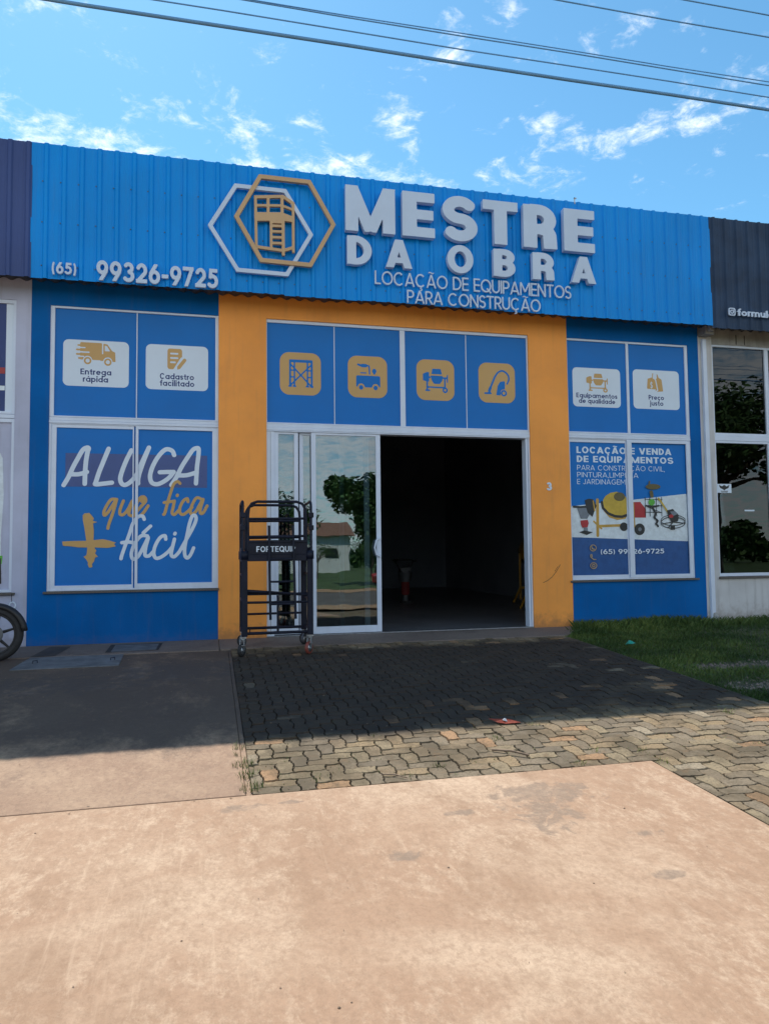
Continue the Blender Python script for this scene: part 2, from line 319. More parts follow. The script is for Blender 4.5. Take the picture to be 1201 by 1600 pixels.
# ------------------------------------------------------------------ flat-shape engine: signed fields -> outlines -> faces
def arc(cx, cy, rx, ry, a0, a1, n=16): return [(cx+rx*math.cos(R(a0+(a1-a0)*i/n)), cy+ry*math.sin(R(a0+(a1-a0)*i/n))) for i in range(n+1)]
def smooth(pts, k=4):
    out = []; n = len(pts)
    if n < 3: return pts
    for i in range(n-1):
        p0, p1, p2, p3 = pts[max(i-1, 0)], pts[i], pts[i+1], pts[min(i+2, n-1)]
        for j in range(k):
            t = j/k
            out.append(tuple(.5*((2*p1[q])+(-p0[q]+p2[q])*t+(2*p0[q]-5*p1[q]+4*p2[q]-p3[q])*t*t+(-p0[q]+3*p1[q]-3*p2[q]+p3[q])*t**3) for q in (0, 1)))
    return out+[pts[-1]]
def field(ops, X, Z):
    F = np.full(X.shape, 1e3)
    for op in ops:
        k = op[0]; neg = k[0] == '-'; k = k.lstrip('-')
        if k in 'src':                          # s butt stroke, r round stroke, c stroke cut at 0 and 1
            pts, hw = op[1], op[2]/2; D = np.full(X.shape, 1e3)
            for a, b in zip(pts[:-1], pts[1:]):
                dx, dz = b[0]-a[0], b[1]-a[1]; Ln = math.hypot(dx, dz)
                if Ln < 1e-9: continue
                dx /= Ln; dz /= Ln; tt = (X-a[0])*dx+(Z-a[1])*dz; nn = np.abs((X-a[0])*-dz+(Z-a[1])*dx)
                D = np.minimum(D, np.maximum(nn-hw, np.maximum(-tt, tt-Ln)))
            js = pts if k == 'r' else pts[1:-1]
            if k != 'r' and pts[0] == pts[-1]: js = pts
            for a in js: D = np.minimum(D, np.hypot(X-a[0], Z-a[1])-hw)
            if k == 'c': D = np.maximum(D, np.maximum(-Z, Z-1))
        elif k == 'e': _, cx, cz, rx, rz = op; D = (np.hypot((X-cx)/rx, (Z-cz)/rz)-1)*min(rx, rz)
        elif k == 'b':                          # rounded box x0 x1 z0 z1 radius
            _, x0, x1, z0, z1, r = op
            qx = np.abs(X-(x0+x1)/2)-(x1-x0)/2+r; qz = np.abs(Z-(z0+z1)/2)-(z1-z0)/2+r
            D = np.hypot(np.maximum(qx, 0), np.maximum(qz, 0))+np.minimum(np.maximum(qx, qz), 0)-r
        elif k == 'p':
            pts = op[1]; D = np.full(X.shape, 1e3); ins = np.zeros(X.shape, bool)
            for a, b in zip(pts, pts[1:]+pts[:1]):
                dx, dz = b[0]-a[0], b[1]-a[1]; q = np.clip(((X-a[0])*dx+(Z-a[1])*dz)/(dx*dx+dz*dz+1e-12), 0, 1)
                D = np.minimum(D, np.hypot(X-a[0]-q*dx, Z-a[1]-q*dz))
                c = ((a[1] > Z) != (b[1] > Z)); xi = a[0]+(Z-a[1])*dx/(dz if abs(dz) > 1e-12 else 1e-12); ins ^= c & (X < xi)
            D = np.where(ins, -D, D)
        F = np.maximum(F, -D) if neg else np.minimum(F, D)
    return F
def contours(ops, bbox, res):
    x0, x1, z0, z1 = bbox; x0 -= res*2.37; z0 -= res*2.31; nx = int((x1-x0)/res)+5; nz = int((z1-z0)/res)+5
    xs = x0+np.arange(nx)*res; zs = z0+np.arange(nz)*res; X, Z = np.meshgrid(xs, zs, indexing='ij')
    F = field(ops, X, Z); F = np.where(np.abs(F) < 1e-7, 1e-7, F); I = F < 0
    code = I[:-1, :-1]*1+I[1:, :-1]*2+I[1:, 1:]*4+I[:-1, 1:]*8
    nxt = {}
    def pt(e):
        i, j, h = e
        if h: f0, f1 = F[i, j], F[i+1, j]; t = f0/(f0-f1); return (xs[i]+t*res, zs[j])
        f0, f1 = F[i, j], F[i, j+1]; t = f0/(f0-f1); return (xs[i], zs[j]+t*res)
    T = {1: [('L', 'B')], 2: [('B', 'R')], 3: [('L', 'R')], 4: [('R', 'T')], 5: [('L', 'B'), ('R', 'T')], 6: [('B', 'T')], 7: [('L', 'T')], 8: [('T', 'L')], 9: [('T', 'B')], 10: [('B', 'R'), ('T', 'L')], 11: [('T', 'R')], 12: [('R', 'L')], 13: [('R', 'B')], 14: [('B', 'L')]}
    ii, jj = np.nonzero((code > 0) & (code < 15))
    for i, j in zip(ii.tolist(), jj.tolist()):
        E = {'B': (i, j, 1), 'T': (i, j+1, 1), 'L': (i, j, 0), 'R': (i+1, j, 0)}
        for a, b in T[int(code[i, j])]: nxt[E[a]] = E[b]
    loops = []
    while nxt:
        s = next(iter(nxt)); e = s; lp = []
        while e in nxt: lp.append(pt(e)); e = nxt.pop(e)
        if len(lp) > 3: loops.append(lp)
    return [simplify(l, res*.12) for l in loops]
def simplify(lp, tol):
    P = np.array(lp); n = len(P)
    a = 0; b = int(np.argmax(np.hypot(*(P-P[0]).T)))
    keep = np.zeros(n, bool); keep[[a, b]] = True
    def rdp(i, j):
        st = [(i, j)]
        while st:
            i, j = st.pop()
            idx = np.arange(i+1, j) if j > i else np.concatenate([np.arange(i+1, n), np.arange(0, j)])
            if len(idx) == 0: continue
            A, B = P[i], P[j]; d = B-A; Ln = math.hypot(*d)+1e-12
            dist = np.abs((P[idx]-A)@np.array([-d[1], d[0]]))/Ln; k = int(np.argmax(dist))
            if dist[k] > tol: q = int(idx[k]); keep[q] = True; st += [(i, q), (q, j)]
    rdp(a, b); rdp(b, a)
    return [tuple(p) for p in P[keep]]
def shape_mb(mb, ops, bbox, res, yf, th=0, x0=0, z0=0, sx=1, sz=1):
    """yf: front face y (facing -y); th: thickness behind it"""
    loops = [l for l in contours(ops, bbox, res) if len(l) >= 3]
    if not loops: return mb
    edges = []; k = 0; flat = []
    for l in loops: m_ = len(l); edges += [(k+i, k+(i+1) % m_) for i in range(m_)]; k += m_; flat += [Vector(p) for p in l]
    cv, _, cf, _, _, _ = delaunay_2d_cdt(flat, edges, [], 0, 1e-7)
    C = np.array([[(cv[t[0]].x+cv[t[1]].x+cv[t[2]].x)/3, (cv[t[0]].y+cv[t[1]].y+cv[t[2]].y)/3] for t in cf]); ins = np.zeros(len(C), bool)
    for l in loops:
        for a, b in zip(l, l[1:]+l[:1]):
            if a[1] == b[1]: continue
            ins ^= ((a[1] > C[:, 1]) != (b[1] > C[:, 1])) & (C[:, 0] < a[0]+(C[:, 1]-a[1])*(b[0]-a[0])/(b[1]-a[1]))
    tris = [t for t, q in zip(cf, ins) if q]; flat = cv
    vs = [(x0+p.x*sx, yf, z0+p.y*sz) for p in flat]; fs = []
    for t in tris:
        a, b, c = (flat[i] for i in t); ar = (b.x-a.x)*(c.y-a.y)-(b.y-a.y)*(c.x-a.x)
        if abs(ar) < 1e-12: continue
        fs.append(tuple(t) if ar > 0 else (t[0], t[2], t[1]))
    mb.add(vs, fs)
    if th:
        n = len(vs); mb.add([(x, yf+th, z) for x, y, z in vs], [f[::-1] for f in fs])
        k = 0; v2 = []; f2 = []
        for l in loops:
            m_ = len(l)
            for i, (x, z) in enumerate(l): v2 += [(x0+x*sx, yf, z0+z*sz), (x0+x*sx, yf+th, z0+z*sz)]
            A = sum(l[i][0]*l[(i+1) % m_][1]-l[(i+1) % m_][0]*l[i][1] for i in range(m_))
            for i in range(m_):
                a, b = k+2*i, k+2*((i+1) % m_); f2.append((a, a+1, b+1, b))
            k += 2*m_
        mb.add(v2, f2)
    return mb
# ---- stroke alphabet, cap height 1
def glyph(ch, w):
    h = w/2; wb = w*(.80 if w > .19 else 1); hb = wb/2; S = []; t = 1-hb; X = .72; up_ = ch
    acc = {'Ç': ('C', 'ced'), 'Ã': ('A', 'til'), 'ç': ('c', 'ced'), 'á': ('a', 'acu')}.get(ch)
    if acc: ch = acc[0]
    s = lambda *p: S.append(('s', list(p), w))
    sb = lambda *p: S.append(('s', list(p), wb))
    def sa(p): S.append(('s', p, (w+wb)/2))
    W = .6
    if ch == 'A':
        W = .78+w*.35
        for q in (h*1.05, W-h*1.05):
            dx, dz = W/2-q, 1.0; S.append(('c', [(q-dx*.3, -.3), (W/2+dx*.12*(1 if w > .2 else .3), 1+.12*(1 if w > .2 else .3))], w))
        sb((W*.22, .27), (W*.78, .27))
    elif ch == 'B':
        W = .56+w*.35; s((h, 0), (h, 1)); m_ = .53; r1 = (t-m_)/2; r2 = (m_-hb)/2
        sa([(h, t), (W-h-r1-.02, t)]+arc(W-h-r1-.02, m_+r1, r1, r1, 90, -90)+[(h, m_)])
        sa([(h, m_), (W-h-r2, m_)]+arc(W-h-r2, hb+r2, r2, r2, 90, -90)+[(h, hb)])
    elif ch in 'CG':
        W = .86 if w < .19 else .80; r = W/2-h
        sa(arc(W/2, .5, r, .5-hb, 45 if w < .19 else 35, 315 if ch == 'C' else 345, 30))
        if ch == 'G': sb((W*.52, .46), (W-h*.2, .46)); s((W-h*1.1, .5), (W-h*1.1, .22))
    elif ch in 'OQ':
        W = .92 if w < .19 else .84; sa(arc(W/2, .5, W/2-h, .5-hb, 0, 360, 40)[:-1]+[(W-h, .5)])
        if ch == 'Q': s((W*.58, .30), (W*.98, -.03))
    elif ch == 'D': W = .74 if w < .19 else .70; s((h, 0), (h, 1)); r = min(.44, W-w-.1); sa([(h, t), (W-h-r, t)]+arc(W-h-r, .5, r, .5-hb, 90, -90, 20)+[(h, hb)])
    elif ch == 'E': W = .5+w*.4; s((h, 0), (h, 1)); sb((0, t), (W, t)); sb((0, .5), (W*.96, .5)); sb((0, hb), (W, hb))
    elif ch == 'F': W = .48+w*.4; s((h, 0), (h, 1)); sb((0, t), (W, t)); sb((0, .48), (W*.92, .48))
    elif ch == 'I': W = w; s((h, 0), (h, 1))
    elif ch == 'J': W = .38+w*.4; s((W-h, 1), (W-h, .28)); sa(arc(W/2-h/2, .28, W/2-h/2, .28-hb, 0, -160, 14))
    elif ch == 'L': W = .46+w*.4; s((h, 0), (h, 1)); sb((0, hb), (W, hb))
    elif ch == 'M':
        W = .80+w*1.0; s((h, 0), (h, 1)); s((W-h, 0), (W-h, 1)); b_ = .02 if w > .19 else .28; ww = w*.92
        S.append(('c', [(h*.9-.03, 1.08), (W/2, b_-.0)], ww)); S.append(('c', [(W-h*.9+.03, 1.08), (W/2, b_)], ww)); S.append(('c', [(W/2, b_), (W/2, b_+.02)], ww*.6))
    elif ch == 'N': W = .68+w*.5; s((h, 0), (h, 1)); s((W-h, 0), (W-h, 1)); S.append(('c', [(h*.7-.05, 1.08), (W-h*.7+.05, -.08)], w))
    elif ch in 'PR':
        W = .55+w*.45; m_ = .44; r = (t-m_)/2; s((h, 0), (h, 1)); sa([(h, t), (W-h-r, t)]+arc(W-h-r, m_+r, r, r, 90, -90)+[(h, m_)])
        if ch == 'R':
            if w > .19: S.append(('s', arc(W-h-.16, .28, .15, .16, 90, 0)+[(W-h, 0)], w)); W += .02
            else: S.append(('c', [(W*.45, m_+.02), (W-h*.4+.06, -.08)], w))
    elif ch == 'S':
        W = .58 if w < .19 else .76; rr = W/2-h; r1 = .25-hb*.5
        sa(arc(W/2, 1-hb-r1, rr, r1, 25, 270, 20)+arc(W/2, hb+r1, rr, r1+.0, 90, -155, 20))
    elif ch == 'T': W = .62+w*.4; s((W/2, 0), (W/2, 1)); sb((0, t), (W, t))
    elif ch == 'U': W = .66+w*.4; sa([(h, 1), (h, .36)]+arc(W/2, .36, W/2-h, .36-hb, 180, 360, 18)+[(W-h, 1)])
    elif ch == 'V': W = .76+w*.3; S.append(('c', [(h-.03, 1.08), (W/2, -.0)], w)); S.append(('c', [(W-h+.03, 1.08), (W/2, -.0)], w))
    elif ch == 'Z': W = .6+w*.3; sb((0, t), (W, t)); sb((0, hb), (W, hb)); S.append(('c', [(h*.9, hb*.5), (W-h*.9, 1-hb*.5)], w))
    elif ch == '2': W = .60; r = .27; sa(arc(W/2, 1-hb-r, W/2-h, r, 165, -25, 16)+[(h*1.2, hb)]); sb((0, hb), (W, hb))
    elif ch == '3': W = .60; r1 = (1-hb-.52)/2; r2 = (.52-hb)/2; sa(arc(W/2-.02, .52+r1, W/2-h-.02, r1, 155, -90, 18)); sa(arc(W/2-.02, hb+r2, W/2-h+.02, r2, 90, -155, 18))
    elif ch == '5': W = .60; sb((.10, t), (W-.04, t)); s((.10+h, 1), (.07+h, .5)); r2 = .32-hb*.6; sa([(.08+h*.3, .58-hb*.4)]+arc(W/2-.03, hb+r2, W/2-h+.03, r2, 95, -150, 20))
    elif ch in '69':
        W = .62; r = .315-hb*.6; q = W/2-h
        if ch == '6': sa(arc(W/2, hb+r, q, r, 0, 360, 26)[:-1]+[(W-h, hb+r)]); S.append(('c', [(h*1.05, hb+r), (h*1.25, hb+r*1.7), (W*.66, 1.03)], w))
        else: sa(arc(W/2, t-r, q, r, 0, 360, 26)[:-1]+[(W-h, t-r)]); S.append(('c', [(W-h*1.05, t-r), (W-h*1.25, t-r*1.7), (W*.34, -.03)], w))
    elif ch == '7': W = .60; sb((0, t), (W, t)); S.append(('c', [(W-h*.8, 1-hb*.4), (W*.28, -.06)], w))
    elif ch == '(': W = .26; S.append(('s', arc(.42, .45, .42-h*.8, .72, 135, 225), w*.8))
    elif ch == ')': W = .26; S.append(('s', arc(-.16, .45, .42-h*.8, .72, -45, 45), w*.8))
    elif ch == '-': W = .36; sb((0, .42), (W, .42))
    elif ch == ',': W = w; S.append(('s', [(h, w), (h, .0), (h*.4, -.14)], w))
    elif ch == ' ': W = .32
    elif ch == 'o': W = X; sa(arc(X/2, X/2, X/2-h, X/2-h, 0, 360, 26)[:-1]+[(X-h, X/2)])
    elif ch in 'adgqp':
        W = X; sa(arc(X/2, X/2, X/2-h, X/2-h, 0, 360, 26)[:-1]+[(X-h, X/2)])
        xx = h if ch == 'p' else X-h
        z0_, z1_ = {'a': (0, X), 'd': (0, 1.04), 'g': (.02, X), 'q': (-.27, X), 'p': (-.27, X)}[ch]; s((xx, z0_), (xx, z1_))
        if ch == 'g': sa(arc(X/2, .02, X/2-h, .25, 0, -150, 14))
    elif ch == 'c': W = X*.9; sa(arc(X/2, X/2, X/2-h, X/2-h, 42, 318, 24))
    elif ch == 'e': W = X*.98; sa(arc(X/2, X/2, X/2-h, X/2-h, 0, 315, 26)); S.append(('s', [(h, X/2), (X-h*.4, X/2)], w*.8))
    elif ch == 'f': W = .42; s((.13+h, 0), (.13+h, .78)); sa(arc(.13+h+.16, .80, .16, .2-h*.2, 180, 80, 8)); S.append(('s', [(0, X-h), (W, X-h)], w*.85))
    elif ch in 'il': W = w; s((h, 0), (h, X if ch == 'i' else 1.04)); (S.append(('e', h, X+.2, w*.62, w*.62)) if ch == 'i' else None)
    elif ch == 'j': W = w+.06; sa([(W-h, X), (W-h, -.08)]+arc(W-h-.12, -.08, .12, .16, 0, -90, 6)); S.append(('e', W-h, X+.2, w*.62, w*.62))
    elif ch == 'm': W = 1.06; s((h, 0), (h, X)); r = (W-w)/4; [sa(arc(h+r+k*2*r, X-hb-r, r, r, 180, 0, 12)+[(h+2*r+k*2*r, 0)]) for k in (0, 1)]
    elif ch == 'n': W = .64; s((h, 0), (h, X)); r = (W-w)/2; sa(arc(h+r, X-hb-r, r, r, 180, 0, 14)+[(W-h, 0)])
    elif ch == 'r': W = .38; s((h, 0), (h, X)); sa(arc(h+.22, X-hb-.20, .22, .20, 180, 85, 8))
    elif ch == 's': W = .5; rr = W/2-h; r1 = (X-2*hb)/4; sa(arc(W/2, X-hb-r1, rr, r1, 25, 270, 14)+arc(W/2, hb+r1, rr, r1, 90, -155, 14))
    elif ch == 't': W = .42; sa([(.13+h, .95), (.13+h, .16)]+arc(.13+h+.14, .16, .14, .16-hb, 180, 270, 6)); S.append(('s', [(0, X-h), (W, X-h)], w*.85))
    elif ch == 'u': W = .64; s((W-h, 0), (W-h, X)); r = (W-w)/2; sa([(h, X), (h, r+hb)]+arc(h+r, r+hb, r, r, 180, 360, 14))
    if acc:
        a = acc[1]; c = W/2; e = w*.75
        if a == 'ced': S.append(('s', [(c+.02, .04), (c+.01, -.09), (c+.10, -.13), (c+.09, -.22), (c-.07, -.25)], e*.8))
        if a == 'til': S.append(('s', arc(c-.11, 1.10, .11, .08, 170, 20, 6)+arc(c+.11, 1.18, .11, .08, 200, 350, 6), e*.8))
        if a == 'acu': S.append(('s', [(c-.03, X+.10), (c+.12, X+.28)], e))
    return S, W
def layout(txt, w, gap):
    x = 0; out = []
    for ch in txt:
        ops, W = glyph(ch, w); out.append((ch, ops, W, x)); x += W+gap
    return out, x-gap
def text(txt, x0, x1, z, H, w, mat_, parent, yf, th=0, name='lettering', each=False, gap=None, res=None, sxlist=None):
    """one mesh for print, one part per letter when each=True"""
    gap = ((.16-w*.3) if txt[0].isupper() and txt[-1].isupper() else .085) if gap is None else gap
    lay, tot = layout(txt, w, gap); sx = (x1-x0)/tot if x1 else H; mb = MB(); out = []
    for ch, ops, W, x in lay:
        if ch == ' ': continue
        if each: mb = MB()
        shape_mb(mb, ops, (-.1, W+.15, -.32, 1.35), res or (.022 if each else .034), yf, th, x0+x*sx, z, sx, H)
        if each: out.append(mb.build(name, mat_, parent, fix=bool(th)))
    if not each: out.append(mb.build(name, mat_, parent, fix=bool(th)))
    return out
def print_shape(ops, bbox, res, yf, mat_, parent, name, th=0):
    return shape_mb(MB(), ops, bbox, res, yf, th).build(name, mat_, parent, fix=bool(th))
def rrect(x0, x1, z0, z1, r, yf, mat_, parent, name):
    return print_shape([('b', x0, x1, z0, z1, r)], (x0, x1, z0, z1), .012, yf, mat_, parent, name)
def zg(y): return .05*(y+1) if y < -1 else 0.0

# ---- outlines measured on the shop front, metres in the wall plane (x, z)
ALUGA = [[(-1.886,2.076),(-1.829,2.182),(-1.772,2.32),(-1.714,2.437),(-1.657,2.544),(-1.608,2.577),(-1.584,2.567),(-1.597,2.524),(-1.616,2.396),(-1.624,2.269),(-1.628,2.096)],[(-1.8,2.22),(-1.702,2.222),(-1.604,2.253)],[(-1.336,2.568),(-1.398,2.4),(-1.446,2.272),(-1.49,2.123),(-1.494,2.091),(-1.405,2.099),(-1.291,2.115)],[(-1.048,2.553),(-1.107,2.427),(-1.162,2.277),(-1.186,2.169),(-1.165,2.101),(-1.114,2.089),(-1.044,2.139),(-0.974,2.237),(-0.924,2.366),(-0.824,2.595)],[(-0.824,2.595),(-0.884,2.432),(-0.934,2.28),(-0.959,2.172),(-0.959,2.108)],[(-0.497,2.5),(-0.524,2.558),(-0.597,2.578),(-0.669,2.522),(-0.741,2.413),(-0.791,2.293),(-0.807,2.196),(-0.784,2.121),(-0.718,2.1),(-0.636,2.134),(-0.554,2.199),(-0.502,2.27)],[(-0.502,2.27),(-0.595,2.268),(-0.682,2.263)],[(-0.532,2.092),(-0.471,2.19),(-0.398,2.343),(-0.326,2.464),(-0.253,2.575),(-0.2,2.603),(-0.175,2.588),(-0.179,2.489),(-0.195,2.357),(-0.203,2.226),(-0.209,2.117)],[(-0.429,2.223),(-0.325,2.229),(-0.199,2.27)]]
FACIL = [[(-0.878,1.627),(-0.899,1.67),(-0.959,1.659),(-1.019,1.574),(-1.059,1.447),(-1.108,1.299),(-1.156,1.152),(-1.166,1.105)],[(-1.158,1.316),(-1.078,1.324),(-1.017,1.315)],[(-0.836,1.403),(-0.917,1.404),(-0.997,1.298),(-1.036,1.171),(-1.015,1.097),(-0.955,1.128),(-0.885,1.255),(-0.825,1.382),(-0.855,1.254),(-0.864,1.148),(-0.814,1.137),(-0.763,1.19)],[(-0.887,1.446),(-0.796,1.535)],[(-0.6,1.359),(-0.611,1.406),(-0.672,1.381),(-0.733,1.275),(-0.753,1.168),(-0.722,1.104),(-0.65,1.124),(-0.569,1.188),(-0.517,1.251)],[(-0.487,1.359),(-0.517,1.23),(-0.527,1.144),(-0.486,1.123),(-0.424,1.186)],[(-0.483,1.429),(-0.479,1.438)],[(-0.424,1.186),(-0.342,1.336),(-0.259,1.487),(-0.207,1.617),(-0.218,1.677),(-0.255,1.671),(-0.291,1.573),(-0.321,1.422),(-0.352,1.25),(-0.351,1.142),(-0.32,1.103),(-0.278,1.142),(-0.237,1.238)]]
QUEFICA = [[(-1.227,1.892),(-1.293,1.892),(-1.342,1.828),(-1.385,1.733),(-1.38,1.68),(-1.341,1.712),(-1.282,1.807),(-1.233,1.882),(-1.271,1.723),(-1.32,1.575),(-1.335,1.507)],[(-1.143,1.872),(-1.182,1.765),(-1.185,1.697),(-1.141,1.691),(-1.081,1.766),(-1.032,1.872),(-1.061,1.766),(-1.071,1.691),(-1.02,1.67)],[(-1.02,1.67),(-0.98,1.723),(-0.92,1.798),(-0.86,1.873),(-0.88,1.927),(-0.931,1.916),(-0.977,1.83),(-1.0,1.723),(-0.97,1.664),(-0.899,1.702),(-0.829,1.809)],[(-0.921,1.884),(-0.904,1.862),(-0.89,1.895)],[(-0.418,2.114),(-0.45,2.14),(-0.501,2.103),(-0.542,1.983),(-0.583,1.832),(-0.613,1.713),(-0.629,1.692)],[(-0.624,1.853),(-0.51,1.871)],[(-0.49,1.876),(-0.506,1.789),(-0.52,1.714),(-0.489,1.692),(-0.427,1.757)],[(-0.455,1.947),(-0.451,1.956)],[(-0.313,1.866),(-0.323,1.909),(-0.375,1.876),(-0.417,1.79),(-0.416,1.714),(-0.375,1.692),(-0.312,1.736),(-0.26,1.79)],[(-0.134,1.9),(-0.198,1.921),(-0.25,1.844),(-0.281,1.747),(-0.264,1.693),(-0.208,1.736),(-0.155,1.834),(-0.113,1.9),(-0.145,1.791),(-0.151,1.714),(-0.113,1.715),(-0.06,1.813)]]
PLUS = [[(-1.647,1.68),(-1.627,1.705),(-1.568,1.711),(-1.539,1.68),(-1.509,1.638),(-1.522,1.606),(-1.463,1.589),(-1.518,1.575),(-1.517,1.554),(-1.507,1.47),(-1.511,1.365),(-1.494,1.239),(-1.474,1.218),(-1.49,1.176),(-1.454,1.134),(-1.489,1.124),(-1.502,1.072),(-1.526,1.041),(-1.521,0.999),(-1.56,0.989),(-1.58,1.031),(-1.575,1.056),(-1.601,1.104),(-1.634,1.136),(-1.597,1.152),(-1.592,1.177),(-1.587,1.25),(-1.604,1.365),(-1.625,1.512),(-1.646,1.617)],[(-1.895,1.336),(-1.789,1.342),(-1.594,1.344),(-1.397,1.364),(-1.318,1.347),(-1.228,1.317),(-1.257,1.3),(-1.233,1.268),(-1.336,1.248),(-1.495,1.256),(-1.69,1.258),(-1.788,1.273),(-1.885,1.28)]]
